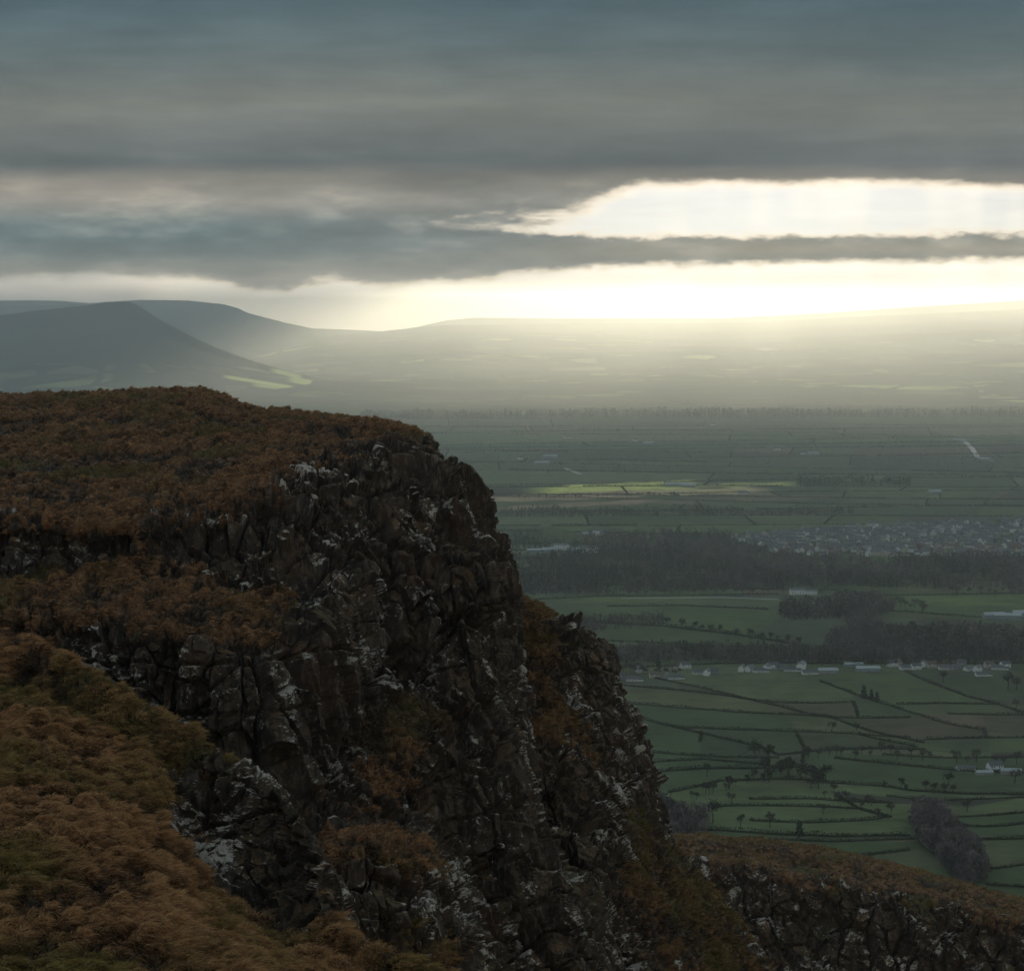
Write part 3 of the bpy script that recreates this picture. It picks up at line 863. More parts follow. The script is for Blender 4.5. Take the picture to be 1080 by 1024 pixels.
BUTT = [
 [(470, 600, 215, 0), (530, 622, 210, 0), (556, 636, 205, 0), (574, 646, 200, 0), (582, 655, 200, 0), (572, 665, 215, 0)],
 [(470, 640, 154, 0), (536, 636, 152, 0), (558, 645, 151, .1), (576, 652, 151, .4), (590, 660, 155, .8), (580, 672, 185, .8)],
 [(478, 692, 144, .2), (545, 684, 144, .1), (578, 680, 144, .35), (606, 676, 147, .9), (634, 689, 151, 1), (620, 700, 185, 1)],
 [(492, 735, 139, .5), (552, 730, 139, .2), (585, 722, 141, .6), (614, 720, 144, 1), (639, 724, 150, 1), (626, 732, 185, 1)],
 [(510, 780, 135, .7), (562, 776, 135, .45), (600, 772, 137, .3), (634, 772, 141, .7), (664, 772, 149, 1), (650, 780, 185, 1)],
 [(530, 832, 131, .9), (585, 830, 131, .9), (622, 828, 134, .6), (656, 826, 139, .8), (688, 820, 148, 1), (674, 830, 185, 1)],
 [(550, 890, 127, 1), (604, 888, 127, 1), (645, 886, 130, .8), (675, 882, 137, .5), (700, 880, 147, .8), (685, 890, 185, .8)],
 [(570, 942, 122, 1), (622, 940, 123, 1), (668, 938, 126, .25), (712, 935, 134, .2), (742, 933, 144, .5), (728, 940, 185, .5)],
 [(590, 990, 118, 1), (648, 990, 120, .9), (700, 990, 124, .3), (746, 990, 131, .2), (784, 988, 142, .5), (768, 992, 185, .5)],
 [(620, 1055, 116, 1), (674, 1055, 118, .8), (732, 1055, 122, .4), (776, 1055, 129, .3), (814, 1055, 141, .5), (800, 1055, 185, .5)],
 [(680, 1400, 112, 1), (740, 1400, 114, .8), (800, 1400, 118, .6), (860, 1400, 126, .6), (900, 1400, 138, .6), (890, 1400, 185, .5)],
]
bV, bR, bT = land('cliff', 'second dark buttress stepping down behind the headland', BUTT, 1.2, seed=200, scale=.82, amp=1.1)

RIDX = [600, 660, 705, 760, 800, 850, 900, 950, 1000, 1040, 1085, 1200, 1350]
RS = np.interp(RIDX, [600, 705, 740, 760, 800, 850, 900, 950, 1000, 1040, 1080, 1200, 1350], [882, 885, 885, 887, 890, 896, 906, 918, 932, 942, 953, 985, 1030])
RE = np.interp(RIDX, [600, 720, 800, 850, 900, 1000, 1080, 1350], [900, 908, 918, 930, 936, 953, 972, 1050])
RID = [[(x, onground(x, 1023 + 0 * x, 0)[1] * 0 + 985, 1150, 0) for x in RIDX]]
RID = [
 [(x, s + 160, 520, 0) for x, s in zip(RIDX, RS)],
 [(x, s + 20, 330, 0) for x, s in zip(RIDX, RS)],
 [(x, s, 272, 0) for x, s in zip(RIDX, RS)],
 [(x, s + (e - s) * .55, 258, 0) for x, s, e in zip(RIDX, RS, RE)],
 [(x, e, 251, .45) for x, e in zip(RIDX, RE)],
 [(x, e + 28, 248, .85) for x, e in zip(RIDX, RE)],
 [(x, e + 68, 245, .95) for x, e in zip(RIDX, RE)],
 [(x, e + 115, 240, .55) for x, e in zip(RIDX, RE)],
 [(x, e + 180, 234, .8) for x, e in zip(RIDX, RE)],
 [(x, e + 400, 225, .5) for x, e in zip(RIDX, RE)],
]
rV, rR, rT = land('cliff', 'lower cliff edge running out to the right corner', RID, 1.4, seed=300, scale=1.0, grass_amp=.3, grass_size=1.0)

NEAR = [
 [(-200, 800, 100, 0), (0, 900, 90, 0), (90, 930, 84, 0), (190, 960, 82, .5), (265, 990, 80, 1), (335, 1030, 78, 1), (385, 1080, 76, 1), (410, 1120, 72, .8), (520, 1160, 66, .2), (640, 1250, 62, 0)],
 [(-200, 600, 95, 0), (0, 674, 82, 0), (82, 716, 77, .05), (165, 758, 74, .1), (240, 806, 72, .55), (318, 850, 69.5, .95), (347, 915, 66.5, .95), (362, 988, 62.5, .4), (455, 1030, 58.5, .0), (580, 1120, 54, 0)],
 [(-200, 640, 88, 0), (0, 712, 78, 0), (76, 752, 74, 0), (155, 796, 71, .1), (212, 836, 70.3, .8), (280, 886, 68.5, 1), (314, 935, 66, 1), (345, 994, 62, .3), (430, 1045, 57.5, 0), (540, 1130, 53, 0)],
 [(-200, 690, 80, 0), (0, 760, 71, 0), (72, 800, 68.5, 0), (150, 838, 67.5, .15), (186, 868, 68.5, .85), (240, 925, 67.3, .9), (285, 965, 64.8, .75), (325, 1006, 61, .1), (410, 1058, 56.5, 0), (510, 1140, 52, 0)],
 [(-200, 760, 72, 0), (0, 820, 64, 0), (72, 850, 62, 0), (130, 880, 62, 0), (172, 905, 62.5, .1), (220, 955, 61.5, .1), (262, 990, 60, 0), (305, 1025, 57.5, 0), (395, 1075, 53.5, 0), (480, 1150, 50, 0)],
 [(-200, 850, 62, 0), (0, 900, 55.5, 0), (72, 925, 54, 0), (130, 945, 53.5, 0), (175, 965, 53.5, 0), (225, 995, 53, 0), (262, 1020, 52, 0), (300, 1050, 51, 0), (385, 1100, 48.5, 0), (460, 1170, 46, 0)],
 [(-200, 1000, 49, 0), (0, 1030, 45, 0), (75, 1045, 44, 0), (135, 1055, 44, 0), (180, 1065, 44, 0), (230, 1080, 44, 0), (270, 1095, 43, 0), (310, 1120, 43, 0), (385, 1160, 42, 0), (460, 1220, 41, 0)],
 [(-200, 1300, 33, 0), (0, 1300, 31, 0), (75, 1300, 31, 0), (135, 1300, 31, 0), (180, 1300, 31, 0), (230, 1300, 31, 0), (270, 1300, 31, 0), (310, 1300, 31, 0), (385, 1350, 30, 0), (460, 1400, 30, 0)],
]
nV, nR, nT = land('grass_slope', 'steep tawny grass slope with a rocky rib on its right edge', NEAR, 1.25, seed=400, scale=.55, amp=1.0, grass_amp=.25, grass_size=.58, macro_amp=.35)
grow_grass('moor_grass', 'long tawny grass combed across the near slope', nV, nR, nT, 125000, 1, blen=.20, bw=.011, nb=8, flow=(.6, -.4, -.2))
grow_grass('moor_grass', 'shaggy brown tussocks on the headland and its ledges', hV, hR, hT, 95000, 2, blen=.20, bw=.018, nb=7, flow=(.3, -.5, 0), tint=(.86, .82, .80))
grow_grass('moor_grass', 'rusty grass hanging on the second buttress', bV, bR, bT, 26000, 3, blen=.30, bw=.024, nb=7, tint=(.52, .58, .55))
grow_grass('moor_grass', 'pale grass fringe along the lower cliff edge', rV, rR, rT, 30000, 4, blen=.40, bw=.038, nb=6, tint=(.72, .82, .72))

# ------------------------------------------------------------------ hedges, trees, woods
rg = np.random.default_rng(21)
def foliage_mat(name, transl=.2):
    n = N(name)
    a = n.n('Attribute', _attribute_name='leaf')
    b = n.bsdf(a.outputs['Color'], .9, .05)
    t = n.n('BsdfTranslucent', Color=a.outputs['Color'])
    m = n.n('MixShader', i0=.45, i1=b.outputs[0], i2=t.outputs[0])
    n.link(m.outputs[0], n.out.inputs['Surface'])
    return n.m
M_leaf = foliage_mat('twigs_and_leaves')
M_bark = simple_mat('bark', (.050, .042, .036), .95, .3, .8, 0)

def tri_cloud(P, size, r, flat=1.0, updir=None):
    """one small triangle per point; returns verts, faces"""
    k = len(P)
    a = r.normal(0, 1, (k, 3)); a /= np.linalg.norm(a, axis=1, keepdims=True)
    if updir is not None: a = a * (1 - updir) + np.array([0, 0, updir]); a /= np.linalg.norm(a, axis=1, keepdims=True)
    b = np.cross(a, r.normal(0, 1, (k, 3))); b /= np.linalg.norm(b, axis=1, keepdims=True) + 1e-9
    s = np.asarray(size).reshape(-1, 1) * r.uniform(.6, 1.4, (k, 1))
    V = np.stack([P - a * s * .5 - b * s * .35 * flat, P - a * s * .3 + b * s * .5 * flat, P + a * s * .6], 1).reshape(-1, 3)
    return V, np.arange(k * 3).reshape(-1, 3)

HC = {'hedge': [(.038, .040, .024), (.026, .034, .018), (.055, .046, .032)], 'bare': [(.072, .060, .050), (.048, .042, .036), (.100, .082, .066)],
      'ever': [(.020, .034, .020), (.030, .044, .022), (.014, .024, .016)], 'plum': [(.075, .058, .058), (.055, .044, .046), (.095, .076, .070)]}
def leafcol(kind, k, r, per=1):
    c = np.array(HC[kind]); base = c[r.integers(0, len(c), k)] * r.uniform(.7, 1.3, (k, 1))
    return base

# --- hedges
hed_used = {}
def hedge_label(pts, s, n):
    (a, b), (c, d) = pts[0], pts[-1]
    mx, my = (a + c) / 2, (b + d) / 2
    dx = abs(c - a)
    slope = (d - b) / (c - a + 1e-6)
    size = 'short' if dx < 45 else ('long' if dx > 120 else '')
    run = 'level' if abs(slope) < .06 else ('slanting down rightward' if (slope > 0) else 'rising rightward')
    if dx < 30: run = 'joining two others'
    z = 'beside the lower cliff edge'
    for lim, nm in ((470, 'under the farthest tree line'), (508, 'beyond the lime green fields'), (545, 'by the straw coloured fields'), (600, 'near the town and woods'),
                    (665, 'in pasture below the big wood'), (712, 'in belts above the white village'), (760, 'just below the white village'),
                    (805, 'among the middle near fields'), (850, 'above the bright green strips')):
        if my < lim:
            z = nm; break
    h = 'at left' if mx < 700 else ('at centre' if mx < 900 else 'at right')
    th = 'thick' if s > 1.25 else 'dark'
    key = ' '.join(f'{size} {th} hedge {run} {z}, {h}'.split())
    hed_used[key] = hed_used.get(key, 0) + 1
    return key if hed_used[key] == 1 else key + ', ' + ORD[hed_used[key] - 1] + ' nearest'
ORD = ('first second third fourth fifth sixth seventh eighth ninth tenth eleventh twelfth thirteenth fourteenth fifteenth sixteenth '
       'seventeenth eighteenth nineteenth twentieth twenty-first twenty-second twenty-third twenty-fourth twenty-fifth twenty-sixth').split()
hlist = []
for pts, s in HEDGES:
    pp = np.array(pts, float)
    if pp[:, 0].max() < 430 or pp[:, 0].min() > 1110: continue
    g3 = onground(pp[:, 0], pp[:, 1])
    hlist.append((pts, s, g3))
hlist.sort(key=lambda h: h[2][:, 1].mean())
for i, (pts, s, g3) in enumerate(hlist[:298]):
    seg = np.linalg.norm(np.diff(g3, axis=0), axis=1); L = seg.sum()
    D = g3[:, 1].mean()
    q = D / 1500.0
    n = int(min(9000, L * 9.0 / q ** 1.6)) + 40
    u = rg.uniform(0, L, n); cum = np.concatenate([[0], np.cumsum(seg)])
    c = np.stack([np.interp(u, cum, g3[:, k]) for k in range(3)], 1)
    hh = (2.0 + .18 * q) * s * (1 + .75 * fb2(u / 18, u * 0 + i, 5, 3)) * np.where(fb2(u / 30, u * 0 + i * 1.7, 6, 2) > .46, .5, 1)
    hh = np.maximum(hh, .5)
    wob = fb2(u / 55, u * 0 + i * 3.1, 7, 2) * 3.0
    zz = rg.uniform(0, 1, n) ** .8
    P = c + np.stack([rg.normal(0, .9 * s, n) + wob * .3, rg.normal(0, .9 * s, n) + wob, zz * hh + .2], 1)
    V, Fc = tri_cloud(P, .85 * q ** .75 * s ** .5, rg)
    org = g3.mean(0); org[2] = 0
    # the grown-over bank the hedge stands on
    nb_ = max(4, int(L / 12)); ub = np.linspace(0, L, nb_)
    cb = np.stack([np.interp(ub, cum, g3[:, k_]) for k_ in range(3)], 1)
    cb[:, 1] += fb2(ub / 55, ub * 0 + i * 3.1, 7, 2) * 3.0; cb[:, 0] += fb2(ub / 55, ub * 0 + i * 3.1, 7, 2) * .9
    db = np.gradient(cb, axis=0); db /= np.linalg.norm(db, axis=1, keepdims=True); sb = np.stack([-db[:, 1], db[:, 0], db[:, 2] * 0], 1)
    wb = (.9 + .25 * rg.normal(0, 1, nb_)[:, None].clip(-1, 1)) * s
    bv = np.stack([cb - sb * wb, cb + np.array([0, 0, 1.1 * s]), cb + sb * wb], 1).reshape(-1, 3)
    bf = gridfaces(nb_, 3)
    bf = bf + len(V); V = np.concatenate([V, bv]); Fc = [Fc, bf]
    kind = 'hedge' if rg.random() < .8 else 'bare'
    o = mesh_from('hedgerow', V - org, Fc, M_leaf, attrs={'leaf': ('FACE', np.concatenate([leafcol(kind, n, rg), np.tile(HC['hedge'][1], (len(bf), 1))]))})
    o.location = org
    tag(o, hedge_label(pts, s, i), 'hedge', 'hedgerows between the fields of the plain')
if len(hlist) > 298:
    VV, CC = [], []
    for i, (pts, s, g3) in enumerate(hlist[298:]):
        seg = np.linalg.norm(np.diff(g3, axis=0), axis=1); L = seg.sum(); q = g3[:, 1].mean() / 1500
        n = int(min(3000, L * 9.0 / q ** 1.6)) + 30
        u = rg.uniform(0, L, n); cum = np.concatenate([[0], np.cumsum(seg)])
        c = np.stack([np.interp(u, cum, g3[:, k]) for k in range(3)], 1)
        P = c + np.stack([rg.normal(0, 1, n), rg.normal(0, 1, n), rg.uniform(0, 1, n) * (2.5 + .4 * q) + .2], 1)
        V, _ = tri_cloud(P, .85 * q ** .75, rg); VV.append(V); CC.append(leafcol('hedge', n, rg))
    VV = np.concatenate(VV); CC = np.concatenate(CC)
    tag(mesh_from('far_hedges', VV, np.arange(len(VV)).reshape(-1, 3), M_leaf, attrs={'leaf': ('FACE', CC)}),
        'countless thin hedge lines on the farthest part of the plain', 'hedges', kind='stuff')

# --- tree prototypes: trunk with limbs, crown of twigs
def tube(A, B, ra, rb, k=6):
    A = np.array(A, float); B = np.array(B, float)
    d = B - A; d /= np.linalg.norm(d)
    u = np.cross(d, [0.3, 1, 0.2]); u /= np.linalg.norm(u); v = np.cross(d, u)
    t = np.arange(k) * 2 * math.pi / k
    ring = np.cos(t)[:, None] * u + np.sin(t)[:, None] * v
    V = np.concatenate([A + ring * ra, B + ring * rb])
    Fc = np.array([[i, (i + 1) % k, k + (i + 1) % k, k + i] for i in range(k)])
    return V, Fc
def join(parts):
    VV, FF, o = [], [], 0
    for V, Fc in parts:
        VV.append(np.asarray(V, float)); FF.append(np.asarray(Fc) + o); o += len(V)
    return np.concatenate(VV), np.concatenate(FF)
def tree_geo(kind, r, H=11.0, ntri=420):
    limbs = []
    th = H * (.30 if kind != 'ever' else .18)
    tips = []
    lean = r.normal(0, .03, 2)
    top = np.array([lean[0] * H, lean[1] * H, H * .72])
    limbs.append(tube((0, 0, -.2), (top[0] * .4, top[1] * .4, th), H * .030, H * .022))
    limbs.append(tube((top[0] * .4, top[1] * .4, th), top, H * .022, H * .006))
    nl = 7 if kind != 'ever' else 4
    for i in range(nl):
        a = i * 2.4 + r.uniform(-.4, .4); f = r.uniform(0, .75)
        A = np.array([top[0] * .4, top[1] * .4, th]) * (1 - f) + top * f
        l = H * r.uniform(.22, .38) * (1 - .45 * f)
        B = A + np.array([math.cos(a) * l * .8, math.sin(a) * l * .8, l * r.uniform(.5, .95)])
        limbs.append(tube(A, B, H * .011, H * .003, 4)); tips.append((B, l))
        for j in range(2):
            a2 = a + r.uniform(-.9, .9); C0 = A + (B - A) * r.uniform(.4, .8); l2 = l * .5
            B2 = C0 + np.array([math.cos(a2) * l2 * .7, math.sin(a2) * l2 * .7, l2 * .8])
            limbs.append(tube(C0, B2, H * .006, H * .002, 3 + 1)); tips.append((B2, l2))
    tips.append((top, H * .25))
    T = np.array([t[0] for t in tips]); rad = np.array([t[1] for t in tips])
    i = r.integers(0, len(T), ntri)
    if kind == 'ever':
        z = r.uniform(.12, 1, ntri) ** 1.0
        rr_ = H * .26 * (1 - z * .75) * np.sqrt(r.uniform(0.1, 1, ntri)) * (1 + .3 * np.sin(z * 25))
        a = r.uniform(0, 6.283, ntri)
        P = np.stack([rr_ * np.cos(a), rr_ * np.sin(a), z * H], 1)
        size = H * .10
        V, Fc = tri_cloud(P, size, r, 1.0)
    else:
        P = T[i] + r.normal(0, 1, (ntri, 3)) * rad[i, None] * np.array([.42, .42, .38]) * (1.15 if kind == 'round' else .9)
        P[:, 2] = np.clip(P[:, 2], H * .2, H * 1.05)
        size = H * (.085 if kind == 'round' else .10)
        V, Fc = tri_cloud(P, size, r, .75 if kind == 'round' else .33, updir=None if kind == 'round' else .35)
    tv, tf = join(limbs)
    return tv, tf, V, Fc
PROTO = {}
def tree_mesh(kind, colour, i):
    key = (kind, colour, i)
    if key in PROTO: return PROTO[key]
    r = np.random.default_rng(900 + hash((len(kind), len(colour), i)) % 1000)
    tv, tf, V, Fc = tree_geo(kind, r, 11.0, 420 if kind != 'bare' else 460)
    t = mesh_from('trunk', tv, tf, M_bark, link=False)
    c = mesh_from('crown', V, Fc, M_leaf, attrs={'leaf': ('FACE', leafcol(colour, len(Fc), r))}, link=False)
    PROTO[key] = (t.data, c.data)
    bpy.data.objects.remove(t); bpy.data.objects.remove(c)
    return PROTO[key]
NTREE = 0
def tree(px, py, h, kind='bare', colour='bare', label='', group=None, name='bare_tree'):
    global NTREE
    NTREE += 1
    g = onground(px, py)
    o = empty(name, g, rg.uniform(0, 6.28))
    s = h / 11.0
    o.scale = (s * rg.uniform(.9, 1.15), s * rg.uniform(.9, 1.15), s)
    tm, cm = tree_mesh(kind, colour, int(rg.integers(0, 5)))
    for nm, me in (('trunk', tm), ('crown', cm)):
        c = bpy.data.objects.new(nm, me); COL.objects.link(c); c.parent = o
    tag(o, label, 'tree', group)
    return o
# single trees the photograph shows, each by its place
SOLO = [
 (1020, 856, 11, 'round', 'bare', 'round bare tree on the near bright strip at the right'),
 (965, 852, 9, 'round', 'bare', 'round bare tree at the right end of a middle hedge'),
 (812, 873, 13, 'bare', 'bare', 'bare forked tree standing alone in the nearest field'),
 (781, 872, 11, 'bare', 'hedge', 'dark tree beside the lone forked tree on its left'),
 (752, 868, 17, 'round', 'hedge', 'broad dark tree on the left of the nearest field'),
 (738, 868, 14, 'round', 'hedge', 'dark tree leaning on the broad dark one by the left copse'),
 (772, 848, 10, 'bare', 'bare', 'thin tree on the hedge above the nearest field'),
 (843, 884, 12, 'ever', 'ever', 'small pointed dark tree on the lowest hedge'),
 (868, 859, 9, 'round', 'bare', 'pale round tree in the bright strip left of centre'),
 (877, 772, 11, 'bare', 'bare', 'lone spreading tree in the brown field'),
 (903, 771, 9, 'round', 'bare', 'round tree on the long hedge right of the lone spreading tree'),
 (746, 819, 12, 'bare', 'hedge', 'narrow dark tree rising from the hedge at far left'),
 (911, 737, 13, 'ever', 'ever', 'left of three dark firs below the village'),
 (919, 739, 11, 'ever', 'ever', 'middle of three dark firs below the village'),
 (925, 741, 10, 'ever', 'ever', 'right of three dark firs below the village'),
 (995, 720, 13, 'bare', 'bare', 'bare tree under the right end of the village'),
 (1063, 727, 18, 'bare', 'hedge', 'tall dark tree at the right edge below the village'),
 (1072, 728, 14, 'round', 'hedge', 'bushy tree next to the tall one at the right edge'),
 (985, 675, 14, 'bare', 'bare', 'bare tree standing alone in the pasture above the belt'),
 (1072, 748, 11, 'bare', 'bare', 'bare tree on the brown field hedge at right edge'),
 (694, 703, 14, 'ever', 'ever', 'single dark fir at the left end of the village'),
 (866, 630, 14, 'bare', 'bare', 'bare tree left of the pale hall'),
 (1001, 829, 12, 'round', 'hedge', 'dark tree beside the right hand farm yard'),
 (1070, 826, 13, 'bare', 'bare', 'bare tree beyond the right hand farm yard'),
]
for px, py, h, k, c, lab in SOLO:
    tree(px, py, h, k, c, lab, name='fir_tree' if k == 'ever' else 'bare_tree')
ORD = ('first second third fourth fifth sixth seventh eighth ninth tenth eleventh twelfth thirteenth fourteenth fifteenth sixteenth '
       'seventeenth eighteenth nineteenth twentieth twenty-first twenty-second twenty-third twenty-fourth twenty-fifth twenty-sixth').split()
def row(p0, p1, n, h, kind, colour, label, group, jx=3, jy=1.2, name='bare_tree'):
    ps = []
    for i in range(n):
        t = (i + rg.uniform(.1, .9)) / n
        ps.append((p0[0] + (p1[0] - p0[0]) * t + rg.normal(0, jx * .4), p0[1] + (p1[1] - p0[1]) * t + rg.normal(0, jy * .5)))
    ps.sort()
    for i, (x_, y_) in enumerate(ps):
        tree(x_, y_, h * rg.uniform(.65, 1.25), kind, colour, label + ', ' + ORD[i] + ' from its left end', group, name)
row((690, 850), (720, 882), 11, 15, 'round', 'plum', 'dim purplish tree in the copse beside the cliff', 'copse beside the cliff', 10, 6)
row((800, 800), (870, 835), 18, 13, 'round', 'hedge', 'dark rounded tree in the thicket of the near fields', 'thicket crossing the near fields', 14, 8)
row((725, 845), (825, 818), 15, 9, 'round', 'hedge', 'low dark tree along the hedge left of the thicket', 'trees of the thick hedge left of the thicket', 6, 3)
row((845, 800), (940, 796), 12, 9, 'bare', 'bare', 'slender bare tree in the line above the thicket', 'line of slender trees above the thicket', 4, 4)
row((940, 800), (1080, 808), 10, 10, 'bare', 'bare', 'bare tree along the hedge above the right hand farm', 'trees above the right hand farm', 5, 3)
row((865, 838), (940, 860), 10, 7, 'round', 'bare', 'brown scrubby tree in the field below the thicket', 'scrubby trees below the thicket', 8, 5)
row((930, 832), (1010, 838), 7, 8, 'round', 'hedge', 'small dark tree on the hedge left of the farm', 'hedge trees left of the farm', 4, 2)
row((560, 630), (830, 627), 26, 11, 'bare', 'bare', 'bare tree in the row below the big wood', 'thin row at the foot of the big wood', 4, 1.2)
row((945, 640), (980, 646), 7, 13, 'bare', 'bare', 'tall bare tree in the open pasture at right', 'tall trees in the right hand pasture', 8, 4)
row((1000, 628), (1080, 627), 9, 13, 'bare', 'bare', 'bare tree fringing the right end of the big wood', 'fringe trees at the right of the wood', 4, 1.5)
row((540, 527), (740, 522), 26, 9, 'bare', 'bare', 'tiny tree in the dotted line by the straw field', 'dotted line of trees by the straw field', 3, .6)
row((700, 660), (850, 682), 14, 12, 'round', 'hedge', 'hedge tree on the slanting line above the village', 'hedge trees on the slanting line above the village', 5, 1.5)
row((640, 708), (720, 712), 16, 10, 'round', 'bare', 'grey tree among the left hand houses of the village', 'trees among the left village houses', 4, 3)
row((770, 703), (860, 701), 12, 10, 'round', 'bare', 'bare garden tree behind the central village houses', 'garden trees behind the village centre', 4, 3)
row((860, 702), (1070, 702), 24, 10, 'round', 'hedge', 'garden tree between the houses of the village', 'garden trees of the village', 5, 3)

# --- woods that read as one mass
def wood(name, label, poly, n, h, mix, seed, ntri=34, cat='wood'):
    r = np.random.default_rng(seed)
    poly = np.array(poly, float)
    x0, y0_ = poly.min(0); x1, y1_ = poly.max(0)
    pts = []
    while len(pts) < n:
        X = r.uniform(x0, x1, n * 2); Y = r.uniform(y0_, y1_, n * 2)
        ins = np.zeros(len(X), bool)
        j = len(poly) - 1
        for i in range(len(poly)):
            xi, yi = poly[i]; xj, yj = poly[j]
            c = ((yi > Y) != (yj > Y)) & (X < (xj - xi) * (Y - yi) / (yj - yi + 1e-9) + xi)
            ins ^= c; j = i
        pts += list(zip(X[ins], Y[ins]))
    pts = np.array(pts[:n])
    g = onground(pts[:, 0], pts[:, 1])
    dens = fb2(g[:, 0] / 160, g[:, 1] / 260, seed, 3)
    gap_ = fb2(g[:, 0] / 45, g[:, 1] / 80, seed + 2, 2)
    hs = h * r.uniform(.6, 1.2, n) * (1 + .4 * dens) * np.where(gap_ < -.28, .45, 1)
    kinds = list(mix.keys()); pr = np.array(list(mix.values()), float); pr /= pr.sum()
    patch = fb2(g[:, 0] / 220, g[:, 1] / 420, seed + 5, 3) * 1.1 + .5 + r.normal(0, .16, n)
    ki = np.searchsorted(np.cumsum(pr), np.clip(patch, 0, .999))
    VV, CC = [], []
    P = np.repeat(g, ntri, 0); H_ = np.repeat(hs, ntri); k = n * ntri
    z = r.uniform(0, 1, k); a = r.uniform(0, 6.283, k)
    prof = np.where(np.repeat(ki, ntri) == len(kinds) - 1, .28 * (1.05 - z), .34 * np.sqrt(np.clip(1 - (2 * z - 1) ** 2, 0, 1)) + .04)
    rad = H_ * prof * np.sqrt(r.uniform(.1, 1, k))
    P = P + np.stack([rad * np.cos(a), rad * np.sin(a), H_ * (.16 + .86 * z)], 1)
    V, Fc = tri_cloud(P, H_ * .17, r, .8, updir=.3)
    cols = np.zeros((k, 3))
    kk = np.repeat(ki, ntri)
    tint = np.repeat(r.uniform(.75, 1.25, n), ntri)
    tcol = np.zeros((n, 3))
    for q, nm in enumerate(kinds):
        c_ = np.array(HC[nm]); m = ki == q; tcol[m] = c_[r.integers(0, 3, int(m.sum()))]
    cols = np.repeat(tcol, ntri, 0) * r.uniform(.88, 1.12, (k, 1))
    cols *= (1 + .45 * np.repeat(fb2(g[:, 0] / 90, g[:, 1] / 200, seed + 8, 3), ntri))[:, None]
    cols *= tint[:, None] * (2.0 if cat == 'copse' else 1.3)
    # trunks: one thin blade pair each
    tp = g; w = hs * .022
    tv = np.stack([tp + np.stack([-w, 0 * w, 0 * w], 1), tp + np.stack([w, 0 * w, 0 * w], 1), tp + np.stack([w * .5, w * .7, hs * .6], 1),
                   tp + np.stack([-w * .5, w * .7, hs * .6], 1)], 1).reshape(-1, 3)
    tf = np.arange(n * 4).reshape(-1, 4)
    o = mesh_from(name, np.concatenate([V, tv]), [Fc, tf + len(V)], M_leaf,
                  attrs={'leaf': ('FACE', np.concatenate([cols, np.tile([.05, .042, .036], (n, 1))]))})
    tag(o, label, cat, kind='stuff')
wood('woodland', 'broad dark wood of bare and evergreen trees below the town',
     [(480, 584), (560, 592), (640, 582), (700, 574), (760, 572), (800, 576), (850, 588), (930, 592), (1000, 589), (1100, 588), (1100, 620), (980, 622), (900, 619), (820, 622), (700, 625), (560, 628), (480, 632)],
     5200, 13, {'bare': .34, 'plum': .26, 'hedge': .2, 'ever': .2}, 51)
wood('woodland', 'hazy wood on the left behind the pale roofed works', [(480, 566), (560, 562), (640, 566), (740, 562), (790, 570), (700, 576), (640, 582), (560, 580), (480, 584)],
     900, 11, {'hedge': .4, 'bare': .3, 'ever': .3}, 52, 26)
wood('woodland', 'square plantation beside the pale hall', [(822, 650), (826, 640), (870, 640), (885, 633), (942, 634), (943, 648), (905, 653), (835, 655)], 420, 13, {'plum': .3, 'bare': .4, 'ever': .3}, 53, 40)
wood('woodland', 'dark tree mass running down to the village', [(878, 672), (895, 658), (928, 660), (938, 688), (900, 695), (868, 690)], 300, 13, {'plum': .4, 'bare': .4, 'ever': .2}, 54, 40)
wood('woodland', 'long brown belt of bare trees above the village', [(636, 688), (700, 684), (800, 686), (880, 688), (1090, 684), (1090, 698), (900, 699), (760, 698), (636, 700)], 1300, 11, {'plum': .45, 'bare': .45, 'ever': .1}, 55, 36)
wood('woodland', 'dark belt of trees at the right above the village', [(938, 674), (1000, 672), (1090, 672), (1090, 688), (1000, 690), (938, 690)], 620, 14, {'hedge': .4, 'bare': .3, 'ever': .3}, 56, 36)
wood('woodland', 'low reddish scrub across the pasture on the left', [(590, 655), (700, 650), (700, 661), (600, 668)], 420, 7, {'plum': .6, 'bare': .4}, 57, 26)
wood('copse', 'dense purple brown copse slanting behind the lower cliff edge', [(962, 866), (975, 860), (990, 868), (1004, 884), (1022, 896), (1034, 912), (1037, 930), (1020, 936), (1004, 925), (990, 905), (972, 890)], 330, 15, {'plum': .6, 'bare': .4}, 58, 90, cat='copse')
wood('copse', 'rounded copse of purplish trees beside the cliff', [(700, 868), (715, 850), (740, 852), (745, 880), (705, 885)], 90, 14, {'plum': .5, 'bare': .5}, 59, 60, cat='copse')
wood('shelter_belts', 'thin dark belts of trees on the plain beyond the lime green fields', [(840, 509), (960, 507), (960, 513), (840, 515)], 260, 14, {'hedge': .5, 'ever': .5}, 60, 18)
wood('shelter_belts', 'dark tree line crossing the plain under the lime green fields', [(480, 543), (600, 541), (760, 541), (900, 540), (900, 543.5), (600, 546), (480, 547)], 500, 13, {'hedge': .5, 'bare': .5}, 61, 18)
wood('shelter_belts', 'farthest dark tree line before the sunlit valley', [(380, 439), (500, 438.5), (700, 438), (1150, 437), (1150, 441), (700, 441), (500, 442), (380, 443)], 2400, 26, {'hedge': .5, 'ever': .5}, 62, 12)
wood('shelter_belts', 'scattered tree groups in the haze of the far plain', [(420, 446), (1120, 444), (1120, 505), (500, 500)], 900, 12, {'hedge': .5, 'ever': .3, 'bare': .2}, 63, 10)
wood('shelter_belts', 'trees standing among the houses of the town', [(790, 560), (1090, 552), (1090, 584), (800, 588)], 420, 9, {'hedge': .4, 'bare': .4, 'ever': .2}, 64, 20)

